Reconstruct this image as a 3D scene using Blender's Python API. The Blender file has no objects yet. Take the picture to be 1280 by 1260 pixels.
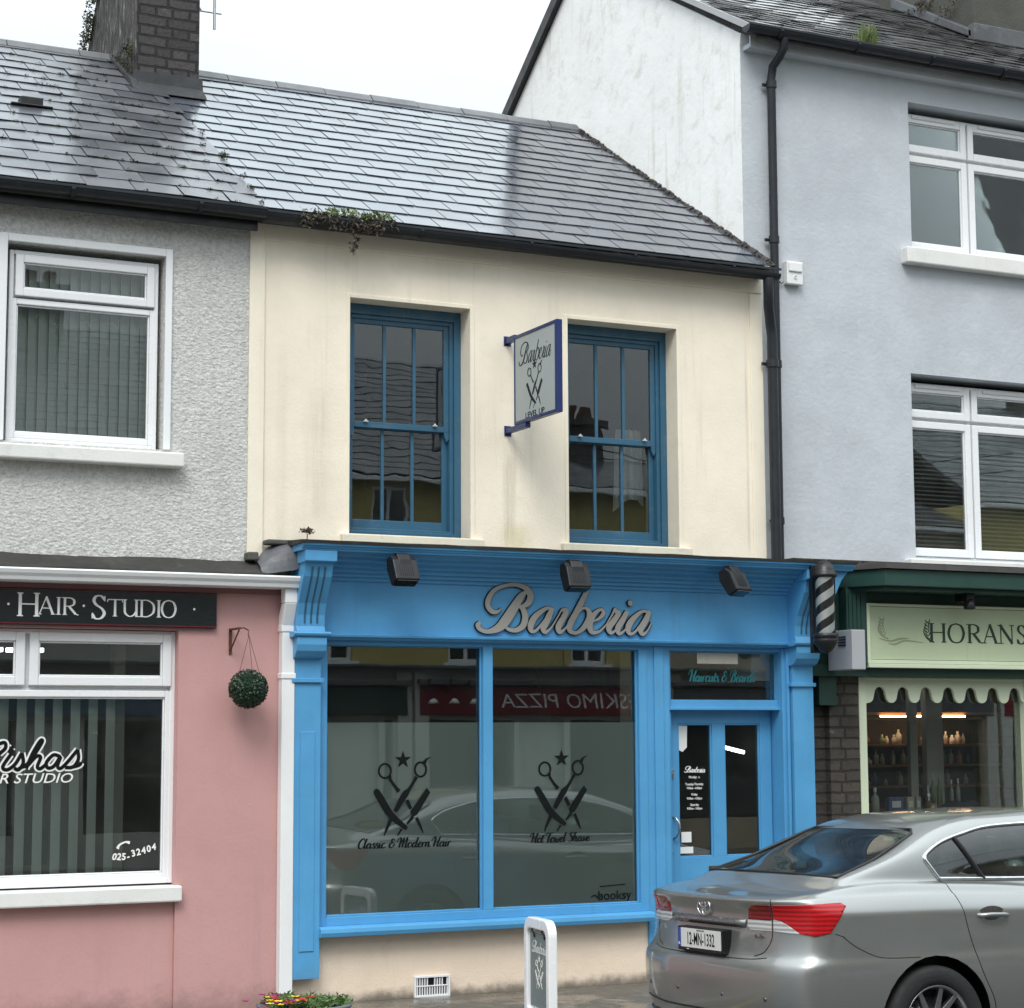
import bpy, bmesh, math, random
from mathutils import Vector, Matrix
from mathutils.bvhtree import BVHTree
R = math.radians
rnd = random.Random(7)
scene = bpy.context.scene
COL = scene.collection

# ------------------------------------------------------------------ materials
MATS = {}
class NT:
    def __init__(self, name):
        m = bpy.data.materials.new(name); m.use_nodes = True
        self.m = m; self.n = m.node_tree.nodes; self.l = m.node_tree.links
        self.n.clear()
        self.out = self.n.new('ShaderNodeOutputMaterial')
        self.tc = self.n.new('ShaderNodeTexCoord')
    def new(self, t, **kw):
        nd = self.n.new(t)
        for k, v in kw.items():
            if k.startswith('i_'):
                nd.inputs[k[2:].replace('_', ' ')].default_value = v
            else: setattr(nd, k, v)
        return nd
    def link(self, a, b): self.l.new(a, b)
    def mapping(self, scale=(1, 1, 1), loc=(0, 0, 0), src='Object'):
        mp = self.new('ShaderNodeMapping')
        mp.inputs['Scale'].default_value = scale; mp.inputs['Location'].default_value = loc
        self.link(self.tc.outputs[src], mp.inputs['Vector']); return mp.outputs[0]
    def noise(self, scale, detail=4, rough=.6, vec=None, dist=0):
        nd = self.new('ShaderNodeTexNoise')
        nd.inputs['Scale'].default_value = scale; nd.inputs['Detail'].default_value = detail
        nd.inputs['Roughness'].default_value = rough; nd.inputs['Distortion'].default_value = dist
        self.link(vec if vec is not None else self.tc.outputs['Object'], nd.inputs['Vector'])
        return nd.outputs['Fac']
    def ramp(self, fac, stops, interp='LINEAR'):
        cr = self.new('ShaderNodeValToRGB'); e = cr.color_ramp.elements
        cr.color_ramp.interpolation = interp
        while len(e) < len(stops): e.new(.5)
        for el, (p, c) in zip(e, stops):
            el.position = p; el.color = c if len(c) == 4 else (*c, 1)
        self.link(fac, cr.inputs[0]); return cr.outputs[0]
    def rampf(self, fac, a, b, v0=0., v1=1.):
        mr = self.new('ShaderNodeMapRange'); mr.interpolation_type = 'SMOOTHSTEP'
        for k, v in zip(('From Min', 'From Max', 'To Min', 'To Max'), (a, b, v0, v1)): mr.inputs[k].default_value = v
        self.link(fac, mr.inputs['Value']); return mr.outputs[0]
    def math(self, op, a, b=None):
        nd = self.new('ShaderNodeMath', operation=op)
        for i, v in enumerate((a, b)):
            if v is None: continue
            if isinstance(v, (int, float)): nd.inputs[i].default_value = v
            else: self.link(v, nd.inputs[i])
        return nd.outputs[0]
    def mix(self, fac, a, b, blend='MIX'):
        nd = self.new('ShaderNodeMix', data_type='RGBA', blend_type=blend)
        for s, v in ((nd.inputs[0], fac), (nd.inputs[6], a), (nd.inputs[7], b)):
            if isinstance(v, (int, float)): s.default_value = v
            elif isinstance(v, tuple): s.default_value = v if len(v) == 4 else (*v, 1)
            else: self.link(v, s)
        return nd.outputs[2]
    def bump(self, h, strength=.3, dist=.01, normal=None):
        b = self.new('ShaderNodeBump'); b.inputs['Strength'].default_value = strength
        b.inputs['Distance'].default_value = dist
        self.link(h, b.inputs['Height'])
        if normal is not None: self.link(normal, b.inputs['Normal'])
        return b.outputs[0]
    def bsdf(self, color, rough=.5, metal=0., normal=None, spec=.5, coat=0., emis=None, es=0., coatr=.05):
        b = self.new('ShaderNodeBsdfPrincipled')
        for k, v in (('Base Color', color), ('Roughness', rough), ('Metallic', metal), ('Specular IOR Level', spec), ('Coat Weight', coat)):
            if isinstance(v, tuple): b.inputs[k].default_value = v if len(v) == 4 else (*v, 1)
            elif isinstance(v, (int, float)): b.inputs[k].default_value = v
            else: self.link(v, b.inputs[k])
        b.inputs['Coat Roughness'].default_value = coatr
        if normal is not None: self.link(normal, b.inputs['Normal'])
        if emis: b.inputs['Emission Color'].default_value = (*emis, 1); b.inputs['Emission Strength'].default_value = es
        return b.outputs[0]
    def done(self, sh):
        self.link(sh, self.out.inputs['Surface']); MATS[self.m.name] = self.m; return self.m

def paint(name, col, rough=.5, var=.08, dirt=(.25, .23, .18), dirtamt=.0, streak=0., bump=.1, bscale=60, base_grime=None, spec=.4, coat=0., metal=0., topgrime=None, stains_lines=(), crack=0.):
    """plain painted or rendered surface: slow colour drift, blotches, rain streaks, fine bump"""
    t = NT(name)
    n1 = t.noise(1.3, 5, .6)
    c = t.mix(t.rampf(n1, .3, .7), tuple(x*(1-var) for x in col), tuple(min(1, x*(1+var*.6)) for x in col))
    if dirtamt > 0:
        n2 = t.noise(5, 8, .72, dist=.4)
        c = t.mix(t.math('MULTIPLY', t.rampf(n2, .5, .78), dirtamt), c, dirt)
    if streak > 0:
        n3 = t.noise(1, 6, .65, vec=t.mapping((9, 9, .55)))
        n4 = t.noise(.9, 3, .5)
        c = t.mix(t.math('MULTIPLY', t.math('MULTIPLY', t.rampf(n3, .52, .75), t.rampf(n4, .4, .65)), streak), c, dirt)
    for g in (base_grime, topgrime):
        if g:
            z0, z1, amt, gc = g     # grime between world heights z0 (full) and z1 (none)
            geo = t.new('ShaderNodeNewGeometry'); sx = t.new('ShaderNodeSeparateXYZ'); t.link(geo.outputs['Position'], sx.inputs[0])
            n5 = t.noise(7, 7, .7)
            h = t.math('ADD', sx.outputs[2], t.math('MULTIPLY', t.math('SUBTRACT', n5, .5), (z1-z0)*1.6))
            c = t.mix(t.math('MULTIPLY', t.rampf(h, z0, z1, 1, 0), amt), c, gc)
    for (sx0, sw, sz0, sz1, amt, sc_) in stains_lines:   # run-off staining and a thin darker line, fixed in place on the wall
        geo = t.new('ShaderNodeNewGeometry'); sp = t.new('ShaderNodeSeparateXYZ'); t.link(geo.outputs['Position'], sp.inputs[0])
        wv = t.noise(1, 5, .7, vec=t.mapping((22, 22, 1.6))); dx = t.math('ABSOLUTE', t.math('SUBTRACT', t.math('ADD', sp.outputs[0], t.math('MULTIPLY', t.math('SUBTRACT', wv, .5), sw)), sx0))
        mk = t.math('MULTIPLY', t.rampf(dx, 0, sw*1.6, 1, 0), t.math('MULTIPLY', t.rampf(sp.outputs[2], sz0-.05, sz0+.1), t.rampf(sp.outputs[2], sz1-.35*(sz1-sz0), sz1, 1, 0)))
        c = t.mix(t.math('MULTIPLY', mk, t.rampf(wv, .3, .65, amt*.35, amt)), c, sc_)
    if crack > 0:      # hairline cracks: a thin contour of a slow noise
        k1 = t.noise(.55, 5, .62, dist=.3); k2 = t.noise(.8, 2, .5, vec=t.mapping((1, 1, 1), (7, 3, 5)))
        ln = t.rampf(t.math('ABSOLUTE', t.math('SUBTRACT', k1, .5)), .0, .0022, 1, 0)
        c = t.mix(t.math('MULTIPLY', t.math('MULTIPLY', ln, t.rampf(k2, .5, .6)), crack), c, tuple(x*.35 for x in col))
    nb = t.noise(bscale, 6, .6)
    nb2 = t.noise(bscale*.12, 3, .5)
    hb = t.math('ADD', nb, t.math('MULTIPLY', nb2, 1.5))
    rn = t.noise(8, 4, .6)
    ro = t.rampf(rn, .3, .7, max(0, rough-.08), min(1, rough+.1))
    return t.done(t.bsdf(c, ro, metal, t.bump(hb, bump, .01), spec, coat))

def metalmat(name, col, rough=.3, metal=1., bump=.02):
    t = NT(name); n = t.noise(20, 5)
    return t.done(t.bsdf(t.mix(t.rampf(n, .3, .75), col, tuple(x*.75 for x in col)), t.rampf(n, .3, .7, rough*.8, rough*1.4), metal, t.bump(t.noise(150, 3), bump, .002)))

def glassmat(name, tint=(.75, .8, .8), refl=1.5, wavy=0., base=.03, dirty=.03, dcol=(.5, .52, .5)):
    t = NT(name)
    tr = t.new('ShaderNodeBsdfTransparent'); tr.inputs[0].default_value = (*tint, 1)
    gl = t.new('ShaderNodeBsdfGlossy'); gl.inputs['Roughness'].default_value = .0
    gl.inputs['Color'].default_value = (.97, 1, 1, 1)
    fr = t.new('ShaderNodeFresnel'); fr.inputs['IOR'].default_value = refl
    if wavy > 0:
        nb = t.bump(t.noise(2.2, 2, .4), wavy, .02); t.link(nb, gl.inputs['Normal']); 
    mx = t.new('ShaderNodeMixShader')
    t.link(t.math('MINIMUM', t.math('ADD', fr.outputs[0], base), 1.), mx.inputs[0])
    t.link(tr.outputs[0], mx.inputs[1]); t.link(gl.outputs[0], mx.inputs[2])
    df = t.new('ShaderNodeBsdfDiffuse'); df.inputs[0].default_value = (*dcol, 1)
    m2 = t.new('ShaderNodeMixShader'); t.link(t.rampf(t.noise(3, 6, .7), .35, .8, dirty*.3, dirty), m2.inputs[0])
    t.link(mx.outputs[0], m2.inputs[1]); t.link(df.outputs[0], m2.inputs[2])
    return t.done(m2.outputs[0])

def emit(name, col, s):
    t = NT(name); e = t.new('ShaderNodeEmission'); e.inputs[0].default_value = (*col, 1); e.inputs[1].default_value = s
    return t.done(e.outputs[0])

# rendered / painted masonry
paint('cream_render', (.85, .77, .64), .8, .06, (.44, .40, .29), .14, .42, .25, 45, stains_lines=[(6.53, .045, 3.3, 4.15, .5, (.30, .27, .20)), (6.58, .13, 3.2, 3.5, .55, (.50, .44, .18)), (5.0, .10, 3.4, 4.5, .28, (.40, .37, .26)), (4.72, .04, 3.2, 4.9, .2, (.40, .37, .26)), (8.66, .012, 3.3, 5.3, .35, (.3, .28, .2)), (6.0, .25, 5.3, 5.5, .2, (.4, .37, .28))])  # the narrowest mark is a thin darker vertical line beside the right quoin
paint('cream_band', (.85, .78, .645), .8, .05, (.40, .36, .26), .12, .35, .2, 45)
paint('peach_render', (.80, .66, .53), .8, .06, (.25, .22, .18), .14, .2, .35, 70, base_grime=(.0, .10, .85, (.09, .08, .065)))
paint('white_render', (.90, .90, .885), .8, .04, (.46, .44, .35), .5, .6, .45, 12, crack=.22)
paint('grey_render', (.49, .525, .56), .85, .08, (.60, .64, .68), .4, .25, .5, 22, crack=.1)
paint('pink_render', (.53, .30, .29), .75, .05, (.34, .24, .22), .18, .3, .2, 40, base_grime=(-.02, .22, .6, (.2, .13, .12)))
paint('dark_pink_board', (.23, .10, .105), .5, .05)
paint('white_trim', (.78, .79, .80), .45, .03, (.4, .39, .35), .10, .12, .05)
paint('upvc_white', (.80, .81, .83), .22, .02, (.5, .5, .45), .06, .1, .02, spec=.5)
paint('verge_grey', (.42, .43, .44), .6, .08, (.2, .2, .2), .3)
paint('chimney_base', (.036, .038, .042), .8, .2, (.12, .12, .11), .3, .2, .4, 25)
paint('ridge_clay', (.13, .135, .145), .5, .15, (.05, .05, .05), .4)
paint('cream_sill', (.70, .66, .54), .8, .08, (.12, .10, .07), .55, .3, .25, 30)
paint('sill_white', (.74, .74, .72), .65, .05, (.3, .29, .24), .35, .3, .15)
paint('blue_paint', (.085, .325, .60), .40, .09, (.09, .20, .32), .22, .34, .12, 60, spec=.5, base_grime=(.0, .42, .45, (.12, .18, .2)))
paint('blue_frame', (.030, .112, .19), .38, .08, (.30, .33, .34), .18, .2, .1, 60, spec=.5)
paint('navy_frame', (.014, .030, .125), .35, .06, (.5, .5, .55), .12, 0, .03)
paint('black_plastic', (.012, .012, .014), .38, .2, (.10, .10, .10), .25, 0, .04)
paint('flood_black', (.007, .0075, .009), .45, .2, (.04, .04, .04), .15, 0, .04)
paint('black_pipe', (.016, .020, .026), .42, .2, (.09, .09, .09), .15, .25, .08)
paint('lead_sheet', (.10, .105, .115), .5, .25, (.30, .31, .30), .35, .2, .35, 14)
paint('lead_dark', (.032, .030, .028), .7, .25, (.12, .12, .10), .4, .1, .3, 14)
paint('cement', (.085, .085, .075), .9, .2, (.08, .08, .05), .5, .2, .5, 30)
paint('dark_green', (.018, .055, .045), .45, .12, (.04, .08, .07), .15, .2, .08)
paint('pale_green', (.47, .55, .37), .45, .06, (.30, .34, .22), .2, .3, .05)
paint('pale_green_frame', (.60, .66, .50), .5, .05, (.35, .38, .28), .12, .1, .05)
paint('alarm_box', (.36, .37, .39), .5, .06, (.2, .2, .2), .15, .2, .04)
paint('white_box', (.75, .76, .76), .4, .03)
paint('black_sign', (.010, .014, .016), .12, .1, spec=.6)
paint('maroon', (.12, .01, .02), .4)
paint('letter_white', (.82, .82, .80), .4)
paint('letter_grey', (.33, .315, .29), .45, .05)
paint('letter_edge', (.016, .02, .028), .7, spec=.2)
paint('letter_black', (.006, .008, .008), .85, spec=.15)
paint('letter_dark_green', (.02, .045, .03), .5)
paint('motif_green', (.27, .31, .2), .6)  # muted green of the sprig motif drawn on the sign board
paint('letter_teal', (.02, .17, .19), .6)
paint('sign_grey', (.36, .40, .40), .42, .03)
paint('sign_grey_green', (.16, .20, .20), .45, .03)
paint('slat_grey', (.56, .60, .56), .9, .08)
paint('slat_dark', (.30, .31, .29), .9, .1)
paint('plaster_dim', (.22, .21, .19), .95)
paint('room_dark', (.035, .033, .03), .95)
paint('pane_blind', (.085, .105, .135), .9, .04)
paint('curtain_white', (.62, .62, .60), .95)
paint('paper', (.72, .74, .73), .8)
paint('brown_wood', (.22, .11, .045), .5, .2)
paint('brass', (.20, .15, .06), .35, .2, metal=.8)
paint('rust', (.10, .04, .025), .8, .3)
paint('yellow_render', (.50, .42, .17), .85, .08, (.2, .18, .1), .3, .4)
paint('tan_render', (.42, .36, .26), .85, .08, (.2, .18, .1), .3, .4)
paint('pale_render', (.5, .5, .46), .85, .08, (.2, .18, .1), .3, .4)
paint('red_fascia', (.16, .008, .02), .35)
paint('concrete_pot', (.13, .14, .15), .6, .15, (.05, .05, .05), .3)
paint('soil', (.03, .02, .012), .95, .3)
paint('cloth_navy', (.045, .055, .09), .95, .15)
metalmat('chrome', (.75, .76, .78), .10)
metalmat('steel', (.55, .56, .57), .28)
metalmat('alloy', (.42, .43, .44), .32)
metalmat('aluminium', (.45, .45, .47), .4)
emit('tube_light', (.95, 1, 1), 5.)
emit('led_strip', (1., .60, .32), 26.0)
emit('soft_lamp', (1., .95, .85), 3.)
emit('spot_lamp', (1., .97, .9), 6.)
glassmat('glass_old', (.84, .87, .87), 1.52, .05, .035, .03, (.3, .33, .33))
glassmat('glass_upvc', (.92, .95, .94), 1.5, .02, .02, .03)
glassmat('glass_shop', (.95, .97, .96), 1.50, .015, .03, .015)
glassmat('glass_car', (.42, .50, .48), 1.5, 0, .05, .05)
glassmat('glass_clear', (.93, .95, .95), 1.45, 0, .0, .01)

def m_pebble():
    t = NT('pebbledash')
    v = t.new('ShaderNodeTexVoronoi'); v.inputs['Scale'].default_value = 36; v.feature = 'SMOOTH_F1'
    t.link(t.mapping((1, 1, 1.7)), v.inputs['Vector'])
    n = t.noise(34, 6, .7, dist=1.0); n2 = t.noise(1.2, 4)
    h = t.math('ADD', t.math('MULTIPLY', v.outputs['Distance'], -.8), t.math('MULTIPLY', n, 1.6))
    c = t.mix(t.rampf(n2, .3, .7), (.64, .64, .62), (.71, .71, .69))
    c = t.mix(t.rampf(n, .36, .60), (.49, .49, .47), c)
    st = t.noise(1, 5, .6, vec=t.mapping((7, 7, .6)))
    c = t.mix(t.math('MULTIPLY', t.rampf(st, .5, .75), .25), c, (.33, .33, .3))
    t.done(t.bsdf(c, .85, 0, t.bump(h, .6, .017), .3))
m_pebble()

def m_slate(name, c0, c1, r0, r1, lichen=.25, coat=.6):
    t = NT(name)
    g = t.new('ShaderNodeNewGeometry')
    rp = g.outputs['Random Per Island']
    c = t.mix(rp, c0, c1)
    n = t.noise(9, 6, .7); n2 = t.noise(2.0, 4, .6)
    c = t.mix(t.math('MULTIPLY', t.rampf(n, .56, .72), lichen), c, (.20, .20, .17))
    ro = t.math('ADD', t.rampf(n2, .35, .7, r0, r1), t.math('MULTIPLY', rp, .10))
    t.done(t.bsdf(c, ro, 0, t.bump(t.math('ADD', t.noise(45, 5, .6), t.noise(6, 3, .5)), .10, .005), .8, coat, coatr=.09))
m_slate('slate', (.05, .055, .07), (.07, .078, .10), .11, .24, .16, .30)
m_slate('slate_worn', (.04, .044, .052), (.09, .093, .105), .26, .5, .3, .20)
m_slate('slate_rough', (.04, .042, .046), (.13, .13, .13), .2, .42, .5, .8)

def m_brick(name, c1, c2, mortar, scale=1.0, bw=.23, bh=.075, ms=.012, bump=.8, axis='XZ'):
    t = NT(name)
    sx = t.new('ShaderNodeSeparateXYZ'); t.link(t.tc.outputs['Object'], sx.inputs[0])
    cx = t.new('ShaderNodeCombineXYZ')
    wob = t.math('MULTIPLY', t.noise(6, 3, .5), .025)
    a = t.math('ADD', t.math('ADD', sx.outputs[0], sx.outputs[1]), wob)
    t.link(a, cx.inputs[0]); t.link(t.math('ADD', sx.outputs[2], wob), cx.inputs[1])
    b = t.new('ShaderNodeTexBrick'); t.link(cx.outputs[0], b.inputs['Vector'])
    b.inputs['Scale'].default_value = scale; b.inputs['Mortar Size'].default_value = ms; b.inputs['Mortar Smooth'].default_value = .3
    b.inputs['Brick Width'].default_value = bw; b.inputs['Row Height'].default_value = bh; b.inputs['Bias'].default_value = 0
    b.offset_frequency = 2; b.squash = .55; b.squash_frequency = 2
    b.inputs['Color1'].default_value = (*c1, 1); b.inputs['Color2'].default_value = (*c2, 1); b.inputs['Mortar'].default_value = (*mortar, 1)
    n = t.noise(30, 6, .7)
    c = t.mix(t.math('MULTIPLY', t.rampf(n, .45, .7), .5), b.outputs['Color'], tuple(x*.45 for x in c1))
    c = t.mix(t.math('MULTIPLY', t.rampf(t.noise(14, 6, .75), .58, .72), .3), c, (.3, .3, .28))
    h = t.math('ADD', t.math('MULTIPLY', b.outputs['Fac'], -1.0), t.math('MULTIPLY', n, .7))
    t.done(t.bsdf(c, .85, 0, t.bump(h, bump, .02), .3))
m_brick('chimney_brick', (.048, .043, .044), (.085, .076, .074), (.026, .026, .027), bw=.26, bh=.088, ms=.013)
m_brick('brown_brick', (.085, .074, .062), (.058, .052, .046), (.034, .031, .028), bw=.34, bh=.088, ms=.010, bump=1.)

def m_rubble():
    t = NT('chimney_side')
    n = t.noise(1, 7, .75, vec=t.mapping((16, 16, 5)), dist=.6)
    c = t.ramp(n, [(.35, (.03, .028, .026)), (.52, (.09, .085, .08)), (.62, (.2, .2, .19)), (.72, (.55, .55, .53))])
    t.done(t.bsdf(c, .85, 0, t.bump(n, 1., .05), .3))
m_rubble()

def m_wet(name, dark, light, scale=1.):
    t = NT(name)
    n = t.noise(1.1*scale, 6, .65); n2 = t.noise(70, 5, .7); n3 = t.noise(8, 6, .7)
    c = t.mix(t.rampf(n3, .3, .7), dark, light)
    c = t.mix(t.math('MULTIPLY', t.rampf(n2, .5, .7), .4), c, tuple(min(1, x*1.8) for x in light))
    wet = t.rampf(n, .42, .58)
    ro = t.math('SUBTRACT', .62, t.math('MULTIPLY', wet, .47))
    t.done(t.bsdf(c, ro, 0, t.bump(t.math('ADD', n2, t.math('MULTIPLY', n3, .6)), .25, .006), .5))
m_wet('wet_asphalt', (.030, .030, .031), (.05, .05, .05))
m_wet('wet_concrete', (.070, .062, .050), (.12, .108, .09), 1.6)
paint('kerb_stone', (.22, .21, .20), .6, .15, (.08, .08, .07), .4)
paint('road_paint', (.55, .42, .06), .6, .1, (.1, .1, .1), .4)

def m_foliage(name, c0, c1, rough=.55):
    t = NT(name); g = t.new('ShaderNodeNewGeometry')
    c = t.mix(g.outputs['Random Per Island'], c0, c1)
    t.done(t.bsdf(c, rough, 0, None, .4))
m_foliage('box_leaf', (.006, .020, .010), (.018, .052, .022), .4)
m_foliage('leaf_green', (.05, .11, .025), (.12, .20, .06))
m_foliage('moss', (.015, .018, .008), (.055, .06, .022), .9)
m_foliage('dead_moss', (.035, .028, .02), (.13, .11, .08), .9)
m_foliage('grass_weed', (.09, .14, .04), (.18, .22, .09), .7)
m_foliage('dry_stem', (.05, .04, .03), (.14, .10, .07), .9)
m_foliage('petal_yellow', (.75, .50, .01), (.85, .62, .03))
m_foliage('petal_red', (.35, .02, .02), (.45, .05, .03))
m_foliage('petal_maroon', (.16, .01, .06), (.30, .03, .14))

def m_film():
    t = NT('window_film'); n = t.noise(.8, 3)
    c = t.mix(t.rampf(n, .3, .7), (.32, .375, .35), (.35, .405, .38))
    t.done(t.bsdf(c, .8, 0, None, .1))
m_film()

def m_car():
    t = NT('car_paint')
    n = t.noise(700, 2, .5); v = t.noise(1500, 1, .5)
    c = t.mix(t.rampf(n, .35, .7), (.25, .26, .255), (.33, .335, .33))
    drt = t.noise(6, 7, .7)
    b = t.bsdf(c, t.rampf(drt, .35, .8, .31, .37), .72, t.bump(v, .04, .001), .5, 1., coatr=.07)
    g = t.new('ShaderNodeNewGeometry'); lin = t.bsdf((.02, .02, .02), .9)   # inner side is trim, not paint
    mx = t.new('ShaderNodeMixShader'); t.link(g.outputs['Backfacing'], mx.inputs[0]); t.link(b, mx.inputs[1]); t.link(lin, mx.inputs[2])
    t.done(mx.outputs[0])
m_car()
def m_lamp(name, col, rough):
    t = NT(name)
    w = t.new('ShaderNodeTexWave'); w.wave_type = 'BANDS'; w.bands_direction = 'Z'; w.inputs['Scale'].default_value = 13.; w.inputs['Distortion'].default_value = .6
    w.inputs['Detail'].default_value = 1
    t.link(t.tc.outputs['Object'], w.inputs['Vector'])
    c = t.mix(t.rampf(w.outputs['Fac'], .15, .85), tuple(x*.55 for x in col), col)
    t.done(t.bsdf(c, rough, .0, t.bump(w.outputs['Fac'], .2, .004), .4, .25))
m_lamp('lamp_red', (.46, .006, .010), .25)
m_lamp('lamp_dark_red', (.20, .008, .012), .25)
m_lamp('lamp_clear', (.50, .50, .50), .2)
paint('tyre', (.016, .016, .017), .75, .1, (.06, .06, .055), .3, 0, .3, 90)
metalmat('garnish', (.36, .37, .37), .22, .9)
metalmat('car_dark_chrome', (.16, .16, .165), .25, .8)
paint('car_black', (.008, .008, .009), .4)
paint('seat_fabric', (.03, .032, .036), .9)
paint('plate_white', (.62, .62, .60), .35)
paint('plate_blue', (.02, .06, .30), .35)
def M(n): return MATS[n]

# ------------------------------------------------------------------ objects
def root_origin(o):
    while o.parent: o = o.parent
    return Vector(o['_org']) if '_org' in o else Vector((0, 0, 0))
def thing(name, label, cat, loc=(0, 0, 0), group=None):
    o = bpy.data.objects.new(name, None); COL.objects.link(o); o.location = loc; o['_org'] = tuple(loc)
    o.empty_display_size = .2
    o['label'] = label; o['category'] = cat
    if group: o['group'] = group
    return o
def tag(o, label, cat, group=None):
    o['label'] = label; o['category'] = cat
    if group: o['group'] = group
    return o

class MB:
    def __init__(self): self.v = []; self.f = []; self.mi = []; self.cur = 0; self.sm = []
    def add(self, vs, fs, smooth=False):
        b = len(self.v); self.v += [tuple(p) for p in vs]
        for f in fs: self.f.append([b+i for i in f]); self.mi.append(self.cur); self.sm.append(smooth)
    def box(self, x0, x1, y0, y1, z0, z1, skip=()):
        vs = [(x0, y0, z0), (x1, y0, z0), (x1, y1, z0), (x0, y1, z0), (x0, y0, z1), (x1, y0, z1), (x1, y1, z1), (x0, y1, z1)]
        fs = {'b': (0, 3, 2, 1), 't': (4, 5, 6, 7), 'f': (0, 1, 5, 4), 'r': (1, 2, 6, 5), 'k': (2, 3, 7, 6), 'l': (3, 0, 4, 7)}
        self.add(vs, [f for k, f in fs.items() if k not in skip])
    def rect(self, x0, x1, z0, z1, y0, y1, w, wb=None, wt=None):
        """rectangular frame in the facade plane: stiles full height, rails between"""
        wb = w if wb is None else wb; wt = w if wt is None else wt
        self.box(x0, x0+w, y0, y1, z0, z1); self.box(x1-w, x1, y0, y1, z0, z1)
        self.box(x0+w, x1-w, y0, y1, z0, z0+wb); self.box(x0+w, x1-w, y0, y1, z1-wt, z1)
    def prism(self, poly, axis, a, b):
        """extrude a 2D polygon; axis X: (y,z), Y: (x,z), Z: (x,y)"""
        def P(p, t): return {'X': (t, p[0], p[1]), 'Y': (p[0], t, p[1]), 'Z': (p[0], p[1], t)}[axis]
        n = len(poly)
        vs = [P(p, a) for p in poly]+[P(p, b) for p in poly]
        self.add(vs, [list(range(n))[::-1], list(range(n, 2*n))]+[[i, (i+1) % n, n+(i+1) % n, n+i] for i in range(n)])
    def tube(self, pts, r, n=10, caps=True, r2=None):
        pts = [Vector(p) for p in pts]; rings = []
        up = None
        for i, p in enumerate(pts):
            d = (pts[min(i+1, len(pts)-1)]-pts[max(i-1, 0)]).normalized()
            if up is None:
                up = Vector((0, 0, 1)) if abs(d.z) < .9 else Vector((1, 0, 0))
            s = d.cross(up).normalized(); up = s.cross(d).normalized()
            rr = r if r2 is None else r+(r2-r)*i/(len(pts)-1)
            rings.append([p+(s*math.cos(a)+up*math.sin(a))*rr for a in [2*math.pi*k/n for k in range(n)]])
        vs = [q for rg in rings for q in rg]
        fs = [[i*n+k, i*n+(k+1) % n, (i+1)*n+(k+1) % n, (i+1)*n+k] for i in range(len(pts)-1) for k in range(n)]
        self.add(vs, fs, True)
        if caps: self.add(rings[0], [list(range(n))[::-1]]); self.add(rings[-1], [list(range(n))])
    def lathe(self, prof, c, n=24, axis='Z'):
        c = Vector(c); vs = []
        for r, h in prof:
            for k in range(n):
                a = 2*math.pi*k/n; x, y = r*math.cos(a), r*math.sin(a)
                vs.append(c+Vector({'Z': (x, y, h), 'Y': (x, h, y), 'X': (h, x, y)}[axis]))
        fs = [[i*n+k, i*n+(k+1) % n, (i+1)*n+(k+1) % n, (i+1)*n+k] for i in range(len(prof)-1) for k in range(n)]
        self.add(vs, fs, True)
    def build(self, name, mat, parent=None, bevel=0., weld=False, kind=None, seg=2, smooth_all=False):
        me = bpy.data.meshes.new(name)
        org = root_origin(parent) if parent else Vector((0, 0, 0))
        me.from_pydata([Vector(p)-org for p in self.v], [], self.f)
        mats = mat if isinstance(mat, (list, tuple)) else [mat]
        for m in mats: me.materials.append(M(m))
        me.polygons.foreach_set('material_index', self.mi)
        me.polygons.foreach_set('use_smooth', [True]*len(self.f) if smooth_all else self.sm)
        me.update()
        bm = bmesh.new(); bm.from_mesh(me)
        if weld: bmesh.ops.remove_doubles(bm, verts=bm.verts, dist=1e-5)
        bmesh.ops.recalc_face_normals(bm, faces=bm.faces)
        bm.to_mesh(me); bm.free()
        o = bpy.data.objects.new(name, me); COL.objects.link(o)
        if parent: o.parent = parent
        if bevel > 0:
            bv = o.modifiers.new('bevel', 'BEVEL'); bv.width = bevel; bv.segments = seg; bv.limit_method = 'ANGLE'; bv.angle_limit = R(40)
            bv.harden_normals = False
        if kind: o['kind'] = kind
        return o
def B(name, mat, parent, *boxes, bevel=0., **k):
    mb = MB()
    for b in boxes: mb.box(*b)
    return mb.build(name, mat, parent, bevel, **k)

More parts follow.
